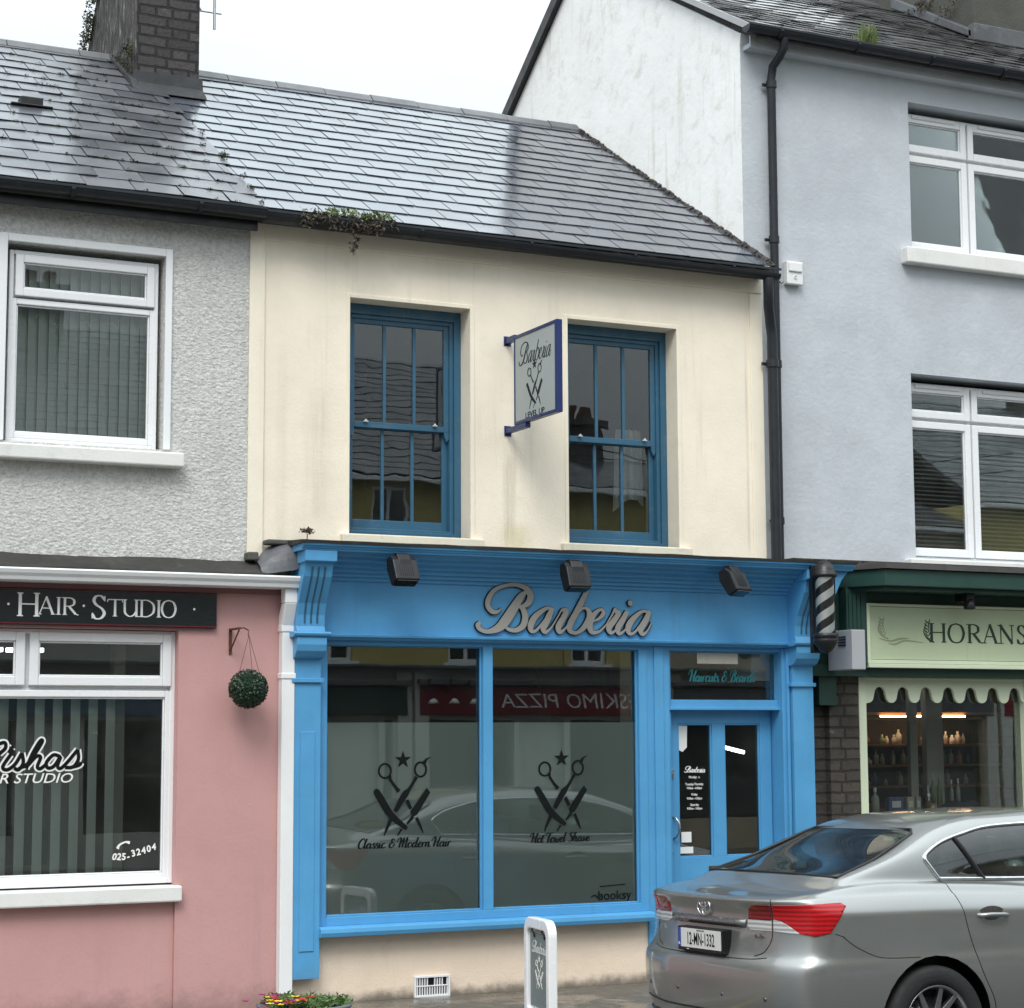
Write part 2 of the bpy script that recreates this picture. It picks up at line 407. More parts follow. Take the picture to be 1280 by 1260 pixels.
def wall_grid(x0, x1, z0, z1, ops, y0, y1):
    """wall slab in the facade plane (front y0, back y1) with rectangular openings and their reveals"""
    xs = sorted({x0, x1, *[o[0] for o in ops], *[o[1] for o in ops]}); zs = sorted({z0, z1, *[o[2] for o in ops], *[o[3] for o in ops]})
    xs = [x for x in xs if x0 <= x <= x1]; zs = [z for z in zs if z0 <= z <= z1]
    def solid(i, j):
        if i < 0 or j < 0 or i >= len(xs)-1 or j >= len(zs)-1: return False
        cx, cz = (xs[i]+xs[i+1])/2, (zs[j]+zs[j+1])/2
        return not any(a < cx < b and c < cz < d for a, b, c, d in ops)
    mb = MB()
    for i in range(len(xs)-1):
        for j in range(len(zs)-1):
            if not solid(i, j): continue
            a, b, c, d = xs[i], xs[i+1], zs[j], zs[j+1]
            mb.add([(a, y0, c), (b, y0, c), (b, y0, d), (a, y0, d)], [(0, 1, 2, 3)])
            mb.add([(a, y1, c), (b, y1, c), (b, y1, d), (a, y1, d)], [(3, 2, 1, 0)])
            if not solid(i-1, j): mb.add([(a, y0, c), (a, y0, d), (a, y1, d), (a, y1, c)], [(0, 1, 2, 3)])
            if not solid(i+1, j): mb.add([(b, y0, c), (b, y1, c), (b, y1, d), (b, y0, d)], [(0, 1, 2, 3)])
            if not solid(i, j-1): mb.add([(a, y0, c), (a, y1, c), (b, y1, c), (b, y0, c)], [(0, 1, 2, 3)])
            if not solid(i, j+1): mb.add([(a, y0, d), (b, y0, d), (b, y1, d), (a, y1, d)], [(0, 1, 2, 3)])
    return mb

def room(parent, x0, x1, z0, z1, y0, y1, mat='plaster_dim', name='room_walls'):
    """closed room shell behind an opening (front side open)"""
    mb = MB(); t = .08
    mb.box(x0, x1, y1, y1+t, z0, z1); mb.box(x0, x0+t, y0, y1, z0+t, z1-t); mb.box(x1-t, x1, y0, y1, z0+t, z1-t)
    mb.box(x0, x1, y0, y1, z0, z0+t); mb.box(x0, x1, y0, y1, z1-t, z1)
    return mb.build(name, mat, parent)

def slates(x0, x1, ey, ez, ry, rz, exp_, wid, seed, t=.006, jit=.4, sag=0., skip=None, jag=0., gap=.005):
    """individually laid slates: each one a thin slab lapping two courses"""
    rr = random.Random(seed); mb = MB()
    L = math.hypot(ry-ey, rz-ez); uy, uz = (ry-ey)/L, (rz-ez)/L; ny, nz = (-uz, uy) if uy > 0 else (uz, -uy)
    if nz < 0: ny, nz = -ny, -nz
    n = int(L/exp_)
    def P(x, s, h):
        h += sag*math.sin(x*1.7+s)*math.sin(s/L*math.pi)
        return (x, ey+uy*s+ny*h, ez+uz*s+nz*h)
    for i in range(n+1):
        s0 = i*exp_; s1 = min(s0+exp_*2, L)
        if s1-s0 < .03: continue
        x = x0-(wid/2 if i % 2 else 0)-rr.random()*.02; xe = x1+(rr.uniform(-jag, jag*.4) if jag else 0)
        while x < xe:
            w = wid*(1+rr.uniform(-.03, .03)); a, b = max(x, x0), min(x+w-gap, xe)
            x += w
            if b-a < .03: continue
            if skip and skip((a+b)/2, s0): continue
            h0 = .016+rr.uniform(0, .004)*jit; h1 = .0; ds = rr.gauss(0, .004)*jit; tl = rr.gauss(0, .003)*jit; sk = rr.gauss(0, .003)*jit
            c = [P(a, s0+ds, h0+tl), P(b, s0+ds+sk, h0-tl), P(b, s1, h1), P(a, s1, h1), P(a, s0+ds, h0+tl+t), P(b, s0+ds+sk, h0-tl+t), P(b, s1, h1+t), P(a, s1, h1+t)]
            mb.add(c, [(0, 3, 2, 1), (4, 5, 6, 7), (0, 1, 5, 4), (1, 2, 6, 5), (2, 3, 7, 6), (3, 0, 4, 7)])
    return mb, P, L

def ridge(parent, x0, x1, y, z, slope, mat='slate', seg=.46):
    mb = MB(); x = x0; rr = random.Random(int(x0*10))
    while x < x1:
        b = min(x+seg-.008, x1); dz = rr.uniform(-.004, .004); w = .095
        poly = [(y-w, z-w*slope+.022+dz), (y-.03, z+.028+dz), (y, z+.045+dz), (y+.03, z+.028+dz), (y+w, z-w*slope+.022+dz), (y+w, z-w*slope+dz), (y, z+.012+dz), (y-w, z-w*slope+dz)]
        mb.prism(poly, 'X', x, b); x += seg
    return mb.build('ridge_tiles', mat, parent)

def gutter(parent, x0, x1, y, z, r=.06, mat='black_pipe', name='gutter', drop=0., brk=.9):
    """half round gutter along X, y/z = centre of its open top"""
    mb = MB(); n = 10; st = 12
    for (ra, flip) in ((r, False), (r-.006, True)):
        rings = []
        for i in range(st+1):
            x = x0+(x1-x0)*i/st; zz = z+drop*i/st+.004*math.sin(x*2.3)
            rings.append([(x, y+ra*math.cos(math.pi+math.pi*k/n), zz+ra*math.sin(math.pi+math.pi*k/n)) for k in range(n+1)])
        vs = [q for g in rings for q in g]; m = n+1
        mb.add(vs, [[i*m+k, i*m+k+1, (i+1)*m+k+1, (i+1)*m+k] for i in range(st) for k in range(n)], True)
        if not flip:
            for e in (0, -1): mb.add(rings[e]+[rings[e][0]], [list(range(n+1))])
    mb.box(x0, x1, y-r-.004, y-r+.006, z-.006, z+.012); 
    x = x0+.3
    while x < x1-.1:
        mb.prism([(y-r-.006, z), (y-r-.006, z-.02), (y-r*.5, z-r-.008), (y+r*.6, z-r-.012), (y+r+.07, z-r*.5), (y+r+.07, z+.01), (y+r, z-.01), (y, z-r-.0)], 'X', x, x+.025); x += brk
    return mb.build(name, mat, parent)

def pipe(parent, pts, r, mat='black_pipe', name='downpipe', collars=()):
    mb = MB(); mb.tube(pts, r, 12)
    for (x, y, z) in collars:
        mb.tube([(x, y, z-.03), (x, y, z+.03)], r*1.22, 12); mb.box(x-r*1.9, x+r*1.9, y+r*.6, y+r*1.1, z-.012, z+.012)
    return mb.build(name, mat, parent)

# ------------------------------------------------------------------ lettering
def catmull(pts, per=8):
    if len(pts) < 3: return [Vector(p) for p in pts]
    P = [Vector(p) for p in pts]; P = [P[0]*2-P[1]]+P+[P[-1]*2-P[-2]]; out = []
    for i in range(1, len(P)-2):
        for k in range(per):
            t = k/per; a, b, c, d = P[i-1:i+3]
            out.append(.5*((2*b)+(c-a)*t+(2*a-5*b+4*c-d)*t*t+(3*b-a-3*c+d)*t**3))
    out.append(P[-2]); return out
class Frame:
    """2D drawing plane placed in the scene: u,v axes, n = outward normal"""
    def __init__(self, o, u, v, n): self.o, self.u, self.v, self.n = map(Vector, (o, u, v, n))
    def P(self, a, b, h=0.): return self.o+self.u*a+self.v*b+self.n*h
ZI = [0]
def ribbon(mb, fr, pts, wid, h0=.0, h1=.002, per=8, smooth=True, taper=(1, 1)):
    """stroke along pts with width wid (number or f(dir)), or pts may carry a third value = width"""
    hasw = len(pts[0]) == 3
    q = catmull([(p[0], p[1], p[2] if hasw else 0) for p in pts], per) if smooth else [Vector((p[0], p[1], p[2] if hasw else 0)) for p in pts]
    n = len(q); L = []; Rr = []; ZI[0] = (ZI[0]+1) % 9; eps = ZI[0]*.00006
    for i in range(n):
        d = q[min(i+1, n-1)]-q[max(i-1, 0)]; d = Vector((d.x, d.y)); d = d.normalized() if d.length > 1e-9 else Vector((1, 0))
        w = q[i].z if hasw else (wid(d) if callable(wid) else wid)
        if i < 2: w *= taper[0] if i == 0 else (1+taper[0])/2
        if i > n-3: w *= taper[1] if i == n-1 else (1+taper[1])/2
        nx, ny = -d.y*w/2, d.x*w/2; e = eps+i*.000012
        L.append((q[i].x+nx, q[i].y+ny, e)); Rr.append((q[i].x-nx, q[i].y-ny, e))
    vs = [fr.P(a, b, h1+e) for a, b, e in L]+[fr.P(a, b, h1+e) for a, b, e in Rr]+[fr.P(a, b, h0) for a, b, e in L]+[fr.P(a, b, h0) for a, b, e in Rr]
    fs = []
    for i in range(n-1):
        fs += [(i, i+1, n+i+1, n+i), (2*n+i, 2*n+i+1, i+1, i), (n+i, n+i+1, 3*n+i+1, 3*n+i)]
    fs += [(0, n, 3*n, 2*n), (n-1, 3*n-1, 4*n-1, 2*n-1)]
    mb.add(vs, fs)
def poly_fill(mb, fr, pts, h0=0., h1=.002):
    ZI[0] = (ZI[0]+1) % 9; e = ZI[0]*.00006; n = len(pts)
    vs = [fr.P(a, b, h1+e) for a, b in pts]+[fr.P(a, b, h0) for a, b in pts]
    mb.add(vs, [list(range(n))]+[[i, n+i, n+(i+1) % n, (i+1) % n] for i in range(n)])
def disc(mb, fr, c, r, h0=0., h1=.002, n=14): poly_fill(mb, fr, [(c[0]+r*math.cos(2*math.pi*k/n), c[1]+r*math.sin(2*math.pi*k/n)) for k in range(n)], h0, h1)
def font_text(mb, fr, text, size, x=0., y=0., sx=1., shear=0., align='CENTER', h0=0., h1=.002, bold=0., space=1.):
    cu = bpy.data.curves.new('t', 'FONT'); cu.body = text; cu.size = size; cu.align_x = align; cu.shear = shear; cu.offset = bold; cu.space_character = space
    cu.extrude = 0; cu.resolution_u = 3
    o = bpy.data.objects.new('t', cu); COL.objects.link(o); bpy.context.view_layer.update()
    dg = bpy.context.evaluated_depsgraph_get(); me = o.evaluated_get(dg).to_mesh()
    mb.add([fr.P(x+v.co.x*sx, y+v.co.y, h1) for v in me.vertices], [list(p.vertices) for p in me.polygons])
    # side walls on boundary edges
    cnt = {}
    for p in me.polygons:
        for k in p.edge_keys: cnt[k] = cnt.get(k, 0)+1
    for (a, b), c in cnt.items():
        if c == 1:
            A, Bv = me.vertices[a].co, me.vertices[b].co
            mb.add([fr.P(x+A.x*sx, y+A.y, h1), fr.P(x+Bv.x*sx, y+Bv.y, h1), fr.P(x+Bv.x*sx, y+Bv.y, h0), fr.P(x+A.x*sx, y+A.y, h0)], [(0, 1, 2, 3)])
    o.evaluated_get(dg).to_mesh_clear(); bpy.data.objects.remove(o); bpy.data.curves.remove(cu)

SCRIPT = {  # cursive alphabet: strokes, advance
 'a': ([[(.72, .9), (.45, 1.02), (.08, .6), (.14, .1), (.4, .04), (.7, .6), (.76, 1.0)], [(.76, 1.0), (.66, .25), (.82, .0), (1.08, .3)]], 1.02),
 'b': ([[(.36, 2.1), (.14, 1.0), (.1, .2), (.38, .0), (.72, .35), (.66, .92), (.4, .95), (.2, .6)]], .92),
 'c': ([[(.66, .78), (.48, 1.0), (.12, .72), (.08, .22), (.36, .0), (.78, .3)]], .76),
 'd': ([[(.72, .9), (.45, 1.02), (.08, .6), (.14, .1), (.4, .04), (.7, .6)], [(.92, 2.1), (.74, 1.1), (.66, .25), (.82, .0), (1.08, .3)]], 1.02),
 'e': ([[(.1, .42), (.5, .56), (.6, .85), (.4, 1.02), (.12, .65), (.12, .2), (.4, .0), (.8, .3)]], .78),
 'h': ([[(.34, 2.1), (.12, 1.0), (.03, .0)], [(.08, .4), (.32, .92), (.55, .98), (.56, .2), (.72, .0), (.96, .3)]], .92),
 'i': ([[(.16, 1.0), (.08, .2), (.24, .0), (.48, .3)], [(.24, 1.42), (.28, 1.5)]], .46),
 'l': ([[(.34, 2.1), (.12, 1.0), (.08, .2), (.24, .0), (.48, .3)]], .44),
 'n': ([[(.12, 1.0), (.03, .0)], [(.08, .4), (.34, .95), (.58, .95), (.56, .15), (.72, .0), (.96, .3)]], .92),
 'o': ([[(.4, 1.0), (.1, .7), (.1, .2), (.38, .0), (.7, .4), (.62, .9), (.38, 1.0)]], .8),
 'r': ([[(.14, 1.0), (.03, .0)], [(.08, .5), (.3, .95), (.58, .9)]], .6),
 's': ([[(.58, .85), (.32, 1.02), (.16, .76), (.48, .38), (.38, .02), (.04, .1)]], .6),
 't': ([[(.28, 1.6), (.1, .3), (.24, .0), (.48, .3)], [(-.02, 1.05), (.46, 1.12)]], .46),
 'u': ([[(.12, 1.0), (.05, .22), (.28, .0), (.6, .45), (.68, 1.0)], [(.68, 1.0), (.62, .2), (.78, .0), (1.0, .3)]], .96),
 'v': ([[(.05, .95), (.2, .9), (.25, .05), (.6, .5), (.62, 1.0)]], .68),
 'w': ([[(.08, 1.0), (.06, .2), (.28, .02), (.5, .7), (.5, .15), (.72, .05), (.98, 1.0)]], 1.0),
 'C': ([[(1.0, 1.6), (.85, 2.1), (.35, 1.8), (.05, .9), (.2, .1), (.65, .02), (1.05, .5)]], 1.0),
 'M': ([[(-.45, 1.2), (-.2, 1.9), (.15, 2.1), (.2, 1.2), (.05, .0)], [(.05, .1), (.45, 1.4), (.75, 2.1)], [(.75, 2.1), (.62, .0)], [(.62, .1), (1.0, 1.4), (1.35, 2.1), (1.2, .2), (1.4, .0), (1.6, .3)]], 1.6),
 'H': ([[(-.45, 1.2), (-.2, 1.9), (.15, 2.1), (.2, 1.2), (.05, .0)], [(.1, .9), (.8, 1.15)], [(1.05, 2.1), (.8, 1.0), (.72, .2), (.9, .0), (1.15, .3)]], 1.1),
 'T': ([[(-.25, 1.5), (-.1, 2.0), (.4, 1.95), (1.1, 2.1)], [(.6, 1.95), (.4, 1.0), (.3, .1), (.0, .05)]], .85),
 'S': ([[(.95, 1.7), (.75, 2.1), (.35, 1.95), (.25, 1.5), (.65, 1.0), (.7, .3), (.3, .0), (-.1, .3)]], .95),
 'B': ([[(.7, 1.9), (.4, 1.0), (.2, .1), (-.15, .05)], [(-.1, 1.2), (.0, 1.9), (.7, 2.1), (1.05, 1.75), (.8, 1.15), (.45, 1.1)], [(.45, 1.1), (.95, .95), (.95, .3), (.55, .0), (.25, .15)]], 1.15),
 '&': ([[(.9, 1.5), (.7, 1.9), (.4, 1.7), (.45, 1.2), (.75, 1.05)], [(.6, 1.1), (.15, .8), (.15, .2), (.5, .0), (.85, .4), (.95, .9)], [(.7, .55), (1.1, .6)]], 1.2),
 ' ': ([], .6)}
def script_text(mb, fr, text, x, y, width, xh, thick=.3, thin=.12, slant=.3, h0=0., h1=.0015, sh=0.):
    tot = sum(SCRIPT[c][1] for c in text); k = width/tot; cx = x
    wf = lambda d: xh*(thin+(thick-thin)*max(0., -d.y)**.8)
    for c in text:
        st, adv = SCRIPT[c]
        for s in st:
            ribbon(mb, fr, [(cx+p[0]*k+p[1]*xh*slant*.6, y+p[1]*xh) for p in s], wf, h0, h1, 5)
        cx += adv*k
def serif_text(mb, fr, items, H, h0=0., h1=.002, thick=.15, thin=.055):
    """items: (letter, x, width, height); roman inscription capitals built from strokes"""
    for ch, x, w, h, y in items:
        T, t = h*thick, h*thin
        auto = lambda d: t+(T-t)*abs(d.y)**1.6
        def V(u, a=0., b=1.): ribbon(mb, fr, [(x+u*w, y+a*h), (x+u*w, y+b*h)], T, h0, h1, smooth=False)
        def S(u, v): ribbon(mb, fr, [(x+u*w-T*.95, y+v*h), (x+u*w+T*.95, y+v*h)], t*.8, h0, h1, smooth=False)
        def Ln(p, q, wd): ribbon(mb, fr, [(x+p[0]*w, y+p[1]*h), (x+q[0]*w, y+q[1]*h)], wd, h0, h1, smooth=False)
        def Cv(pp): ribbon(mb, fr, [(x+a*w, y+b*h) for a, b in pp], auto, h0, h1, 6)
        if ch == 'H': V(.12); V(.88); Ln((.12, .52), (.88, .52), t); [S(u, v) for u in (.12, .88) for v in (.02, .98)]
        elif ch == 'A': Ln((.48, 1.02), (.06, .02), t*1.1); Ln((.46, 1.02), (.88, .02), T); Ln((.22, .36), (.74, .36), t); S(.06, .02); S(.9, .02)
        elif ch == 'I': V(.5); S(.5, .02); S(.5, .98)
        elif ch == 'R': V(.16); Cv([(.16, .97), (.5, .97), (.74, .85), (.74, .62), (.5, .5), (.2, .5)]); Ln((.42, .5), (.86, .05), T*.95); Ln((.82, .06), (1.05, .0), t); S(.16, .02); S(.12, .98)
        elif ch == 'S': Cv([(.82, .82), (.6, .98), (.32, .96), (.2, .78), (.34, .6), (.66, .44), (.8, .24), (.62, .04), (.3, .02), (.12, .2)]); Ln((.82, .98), (.82, .76), t); Ln((.12, .02), (.12, .26), t)
        elif ch == 'T': V(.5); Ln((.0, .97), (1., .97), t); S(.5, .02); Ln((.0, .98), (-.02, .82), t); Ln((1., .98), (1.02, .82), t)
        elif ch == 'U': Cv([(.14, 1.), (.14, .5), (.18, .2), (.42, .02), (.66, .1), (.8, .3)]); V(.82); S(.14, .98); S(.82, .98); S(.9, .02)
        elif ch == 'D': V(.14); Cv([(.14, .97), (.5, .97), (.84, .78), (.92, .5), (.84, .22), (.5, .03), (.14, .03)]); S(.1, .98); S(.1, .02)
        elif ch == 'O': Cv([(.5, 1.), (.2, .88), (.06, .5), (.2, .12), (.5, .0), (.8, .12), (.94, .5), (.8, .88), (.5, 1.)])
        elif ch == 'N': Ln((.14, 1.), (.14, .02), t*1.2); Ln((.1, 1.), (.88, .0), T); Ln((.86, 1.), (.86, .0), t*1.2); S(.1, .98); S(.14, .02); S(.86, .98)
        elif ch == '.': disc(mb, fr, (x, y+h*.5), h*.07, h0, h1)

def scissors(mb, fr, s, mirror=1, cx=500, cy=700, h1=.0015, k=1.):
    """star, crossed scissors and open razors; drawn on a 1050x1260 grid, s = metres per unit"""
    T = lambda p: ((p[0]-cx)*s*mirror, (cy-p[1])*s)
    def rb(pts): ribbon(mb, fr, [(*T(p), p[2]*s*k) for p in pts], None, 0, h1, 5)
    st = []
    for i in range(10):
        r = 118 if i % 2 == 0 else 46; a = math.pi/2+i*math.pi/5; st.append(T((500+r*math.cos(a), 235-r*math.sin(a))))
    for i in range(10): pass
    poly_fill(mb, fr, st, 0, h1)
    for c, rx, ry, w in (((247, 375), 84, 90, 24), ((747, 362), 80, 92, 26)):
        rb([(c[0]+rx*math.cos(a), c[1]+ry*math.sin(a), w) for a in [2*math.pi*j/20 for j in range(21)]])
    rb([(315, 435, 50), (320, 480, 36), (385, 570, 38), (445, 640, 56)])
    rb([(800, 275, 55), (832, 232, 26), (890, 202, 8)])
    rb([(690, 455, 52), (655, 515, 38), (590, 610, 46), (540, 665, 84), (500, 720, 84), (440, 815, 72), (392, 895, 56)])
    rb([(335, 992, 52), (290, 1080, 42), (238, 1200, 12)])
    rb([(552, 752, 52), (612, 865, 46)]); rb([(690, 978, 44), (740, 1080, 34), (785, 1178, 10)])
    rb([(135, 645, 88), (210, 760, 96), (300, 900, 92), (400, 1000, 84), (535, 1102, 58)])
    disc(mb, fr, T((135, 645)), 44*s, 0, h1); disc(mb, fr, T((535, 1102)), 29*s, 0, h1)
    poly_fill(mb, fr, [T(p) for p in ((835, 600), (885, 660), (700, 940), (630, 975), (604, 900))], 0, h1)
    rb([(645, 965, 42), (560, 1056, 24)]); rb([(482, 1120, 30), (425, 1203, 16)])
# ================================================================== the street
def sheet(name, poly, z, mat):
    mb = MB(); mb.add([(x, y, z) for x, y in poly], [list(range(len(poly)))])
    return mb.build(name, mat, None, kind='structure')
sheet('ground', [(-60, -40), (90, -40), (90, 60), (-60, 60)], -.16, 'wet_asphalt')
mb = MB()   # cambered road
prof = [(11.05, -.105), (10, -.085), (8.6, -.05), (6.2, -.03), (4, -.05), (2.4, -.08), (1.35, -.105)]
for (a, za), (b, zb) in zip(prof, prof[1:]): mb.add([(-45, a, za), (70, a, za), (70, b, zb), (-45, b, zb)], [(0, 1, 2, 3)], True)
mb.build('road', 'wet_asphalt', None, weld=True, kind='structure')
mb = MB(); mb.prism([(11.19, -.15), (13.9, -.15), (13.9, .012), (13.4, .006), (11.19, -.012)], 'X', -45, 70)
mb.build('pavement', 'wet_concrete', None, kind='structure')
mb = MB(); mb.prism([(-4, -.15), (1.21, -.15), (1.21, -.012), (-4, .0)], 'X', -45, 70)
mb.build('pavement', 'wet_concrete', None, kind='structure')
mb = MB()
for y0, y1 in ((11.05, 11.19), (1.21, 1.35)):
    x = -45
    while x < 70:
        mb.box(x, x+.91, y0, y1, -.16, -.008+rnd.uniform(-.002, .002)); x += .915
mb.build('kerb', 'kerb_stone', None, bevel=.01, kind='structure')
mb = MB()
mb.box(-45, 70, 10.72, 10.80, -.13, -.0925); mb.box(-45, 70, 1.62, 1.70, -.13, -.092)
mb.build('road_marking', 'road_paint', None, kind='structure')

# ================================================================== cream house above the barber's
W1 = (5.235, 6.205, 3.325, 5.075); W2 = (7.035, 8.01, 3.325, 5.075)
H = thing('cream_house', 'cream rendered house with two blue sash windows and wet slate roof above the blue shopfront', 'house', (6.65, 13.5, 0))
wm = wall_grid(4.475, 8.815, .0, 5.62, [W1, W2, (5.04, 7.62, .585, 2.54), (7.85, 8.95, .04, 2.54)], 13.5, 13.78)
wm.build('wall', 'cream_render', H)
mb = MB()
mb.box(4.46, 4.575, 13.482, 13.5, 3.1, 5.56); mb.box(8.70, 8.818, 13.488, 13.5, 3.2, 5.43); mb.box(4.575, 8.818, 13.484, 13.5, 5.435, 5.56)
mb.build('quoin_band', 'cream_band', H, bevel=.004)
B('shop_base_wall', 'peach_render', H, (4.74, 7.70, 13.484, 13.50, -.05, .47))
for w in (W1, W2):
    mb = MB(); x0, x1, z0, z1 = w
    mb.box(x0-.03, x0, 13.492, 13.502, z0, z1+.03); mb.box(x1, x1+.035, 13.492, 13.502, z0, z1+.03); mb.box(x0, x1, 13.492, 13.502, z1, z1+.03)
    mb.build('window_surround', 'cream_band', H, bevel=.003)
    B('window_sill', 'cream_sill', H, (x0-.07, x1+.09, 13.44, 13.66, z0-.065, z0-.0), bevel=.01)
def sash(parent, w, name='sash_window'):
    x0, x1, z0, z1 = w; y = 13.665
    mb = MB(); mb.rect(x0, x1, z0, z1, y, y+.12, .055, .04, .075)
    mb.rect(x0+.055, x1-.055, z0+.04, z1-.075, y+.02, y+.12, .03)       # staff bead
    mb.box(x0+.05, x1-.05, y-.03, y+.02, z0, z0+.045)
    fr = mb.build(name, 'blue_frame', parent, bevel=.003)
    a0, a1 = x0+.075, x1-.085; zm = 4.17
    for (nm, za, zb, yy, bot, top) in (('upper_sash', zm-.02, z1-.095, y+.035, .045, .045), ('lower_sash', z0+.055, zm+.02, y+.072, .085, .045)):
        s = MB(); s.rect(a0, a1, za, zb, yy, yy+.034, .042, bot, top)
        ww = (a1-a0-.084)
        for k in (1, 2):
            xc = a0+.042+ww*k/3; s.box(xc-.0125, xc+.0125, yy+.003, yy+.03, za+bot, zb-top)
        if nm == 'upper_sash':
            for xh in (a0, a1-.04): s.prism([(xh, za), (xh+.04, za), (xh+.04, za-.05), (xh+.022, za-.075), (xh+.006, za-.04)], 'Y', yy, yy+.03)
        so = s.build(nm, 'blue_frame', parent, bevel=.003)
        g = MB(); g.box(a0+.03, a1-.03, yy+.014, yy+.018, za+.03, zb-.03); g.build('window_pane', 'glass_old', so)
    return fr
sash(H, W1); sash(H, W2)
# net curtain folds in the right window, small latches on the meeting rails
mb = MB(); pts = []
for i in range(41):
    u = i/40; pts.append((7.62+u*.28, 13.86+.018*math.sin(u*22)+.01*math.sin(u*47)))
vs = []
for zz, k in ((3.62, 1.), (4.1, .9), (4.3, .8)):
    vs += [(7.62+(x-7.62)*k+(.28-.28*k)*.6, y, zz+(.12*math.sin((x-7.62)*9) if zz < 4 else 0)) for x, y in pts]
mb.add(vs, [(i+r*41, i+1+r*41, i+42+r*41, i+41+r*41) for r in range(2) for i in range(40)], True)
mb.build('curtain', 'curtain_white', H)
mb = MB()
for x in (5.42, 5.98, 7.22, 7.8): B('sash_latch', 'white_trim', H, (x, x+.035, 13.675, 13.695, 4.19, 4.197), (x+.01, x+.022, 13.672, 13.69, 4.197, 4.208), bevel=.002)
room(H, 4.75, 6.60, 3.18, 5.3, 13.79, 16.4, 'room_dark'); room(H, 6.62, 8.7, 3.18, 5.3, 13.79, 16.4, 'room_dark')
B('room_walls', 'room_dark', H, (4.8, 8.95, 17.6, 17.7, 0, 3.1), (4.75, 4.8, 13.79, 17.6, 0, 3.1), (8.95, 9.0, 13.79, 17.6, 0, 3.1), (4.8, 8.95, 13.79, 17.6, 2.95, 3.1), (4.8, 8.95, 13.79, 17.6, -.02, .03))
# roof
EY, EZ, RY, RZ = 13.28, 5.60, 16.67, 7.71; SL = (RZ-EZ)/(RY-EY)
mb, P, L = slates(4.34, 8.80, EY, EZ, RY, RZ, .252, .305, 3, jit=.35, sag=.004, gap=.009)
mb.build('roof', 'slate', H)
mb = MB(); mb.prism([(EY, EZ-.03), (RY, RZ-.03), (RY+3.4, EZ-.03), (RY+3.4, EZ-.09), (RY, RZ-.1), (EY+.02, EZ-.09)], 'X', 4.48, 8.80)
mb.build('roof_deck', 'lead_dark', H)
ridge(H, 4.81, 8.80, RY, RZ+.005, SL, 'ridge_clay')
mb = MB(); n = 80
for i in range(n):   # ragged mortar fillet where the roof meets the white gable
    s0, s1 = L*i/n, L*(i+1)/n; w = .018+rnd.random()*.03+.02*math.sin(i*.7)**2; h = .004+rnd.random()*.016
    c = [P(8.80-w, s0, .01), P(8.81, s0, .01), P(8.81, s1, .01), P(8.80-w*.8, s1, .01), P(8.80-w*.5, s0, .02+h), P(8.81, s0, .03+h), P(8.81, s1, .03+h), P(8.80-w*.4, s1, .02+h)]
    mb.add(c, [(0, 3, 2, 1), (4, 5, 6, 7), (0, 1, 5, 4), (1, 2, 6, 5), (2, 3, 7, 6), (3, 0, 4, 7)])
mb.build('mortar_fillet', 'lead_dark', H)
gutter(H, 4.50, 8.86, 13.305, 5.59, .047, drop=-.035)
B('fascia_board', 'black_plastic', H, (4.50, 8.80, 13.36, 13.385, 5.525, 5.585), (4.50, 8.80, 13.385, 13.5, 5.555, 5.575))
pipe(H, [(8.76, 13.30, 5.52), (8.76, 13.30, 5.40), (8.785, 13.34, 5.30), (8.845, 13.41, 5.18), (8.865, 13.42, 5.08), (8.865, 13.42, 4.2), (8.865, 13.42, 3.24)], .042, collars=[(8.865, 13.42, 4.85)])

def clump(mb, c, r, n, size, rr, flat=1., elong=1., up=0.):
    """scatter small leaf quads in an ellipsoid"""
    for _ in range(n):
        d = Vector((rr.gauss(0, 1), rr.gauss(0, 1), rr.gauss(0, 1))).normalized()*(rr.random()**.4)
        p = Vector(c)+Vector((d.x*r[0], d.y*r[1], d.z*r[2])); s = size*rr.uniform(.6, 1.3)
        a = Vector((rr.gauss(0, 1), rr.gauss(0, 1), rr.gauss(0, flat)+up)).normalized(); b = a.cross(Vector((rr.gauss(0, 1), rr.gauss(0, 1), rr.gauss(0, 1)))).normalized()
        mb.add([p-b*s*.5, p+a*s*elong*.5-b*s*.1, p+a*s*elong, p+b*s*.5+a*s*.4*elong], [(0, 1, 2, 3)])
# weeds in the cream gutter
rr = random.Random(5)
mb = MB()
for i in range(90): clump(mb, P(8.79-abs(rr.gauss(0, .02)), rr.random()*L, .025), (.022, .03, .014), 14, .015, rr)
mb.build('moss', 'dead_moss', H, kind='stuff')
T = thing('gutter_weeds', 'brown and green weeds matted over the black gutter, one root hanging down the cream wall', 'weeds', (5.0, 13.27, 5.58))
mb = MB()
for i in range(40):
    x = 4.78+rr.random()*.72; clump(mb, (x, 13.25+rr.uniform(-.03, .03), 5.575+rr.uniform(-.05, .03)), (.05, .045, .045), 16, .022, rr, elong=1.6)
for i in range(26): clump(mb, (5.17+rr.uniform(-.03, .03), 13.235, 5.50-rr.random()*.16), (.02, .015, .02), 8, .016, rr, elong=1.6)
mb.build('matted_stems', 'dead_moss', T)
mb = MB()
for i in range(46):
    x = 4.95+rr.random()*.52; clump(mb, (x, 13.26+rr.uniform(-.02, .03), 5.62+rr.uniform(-.0, .025)), (.035, .03, .02), 8, .022, rr, elong=1.8, up=.6)
mb.build('leaves', 'grass_weed', T)

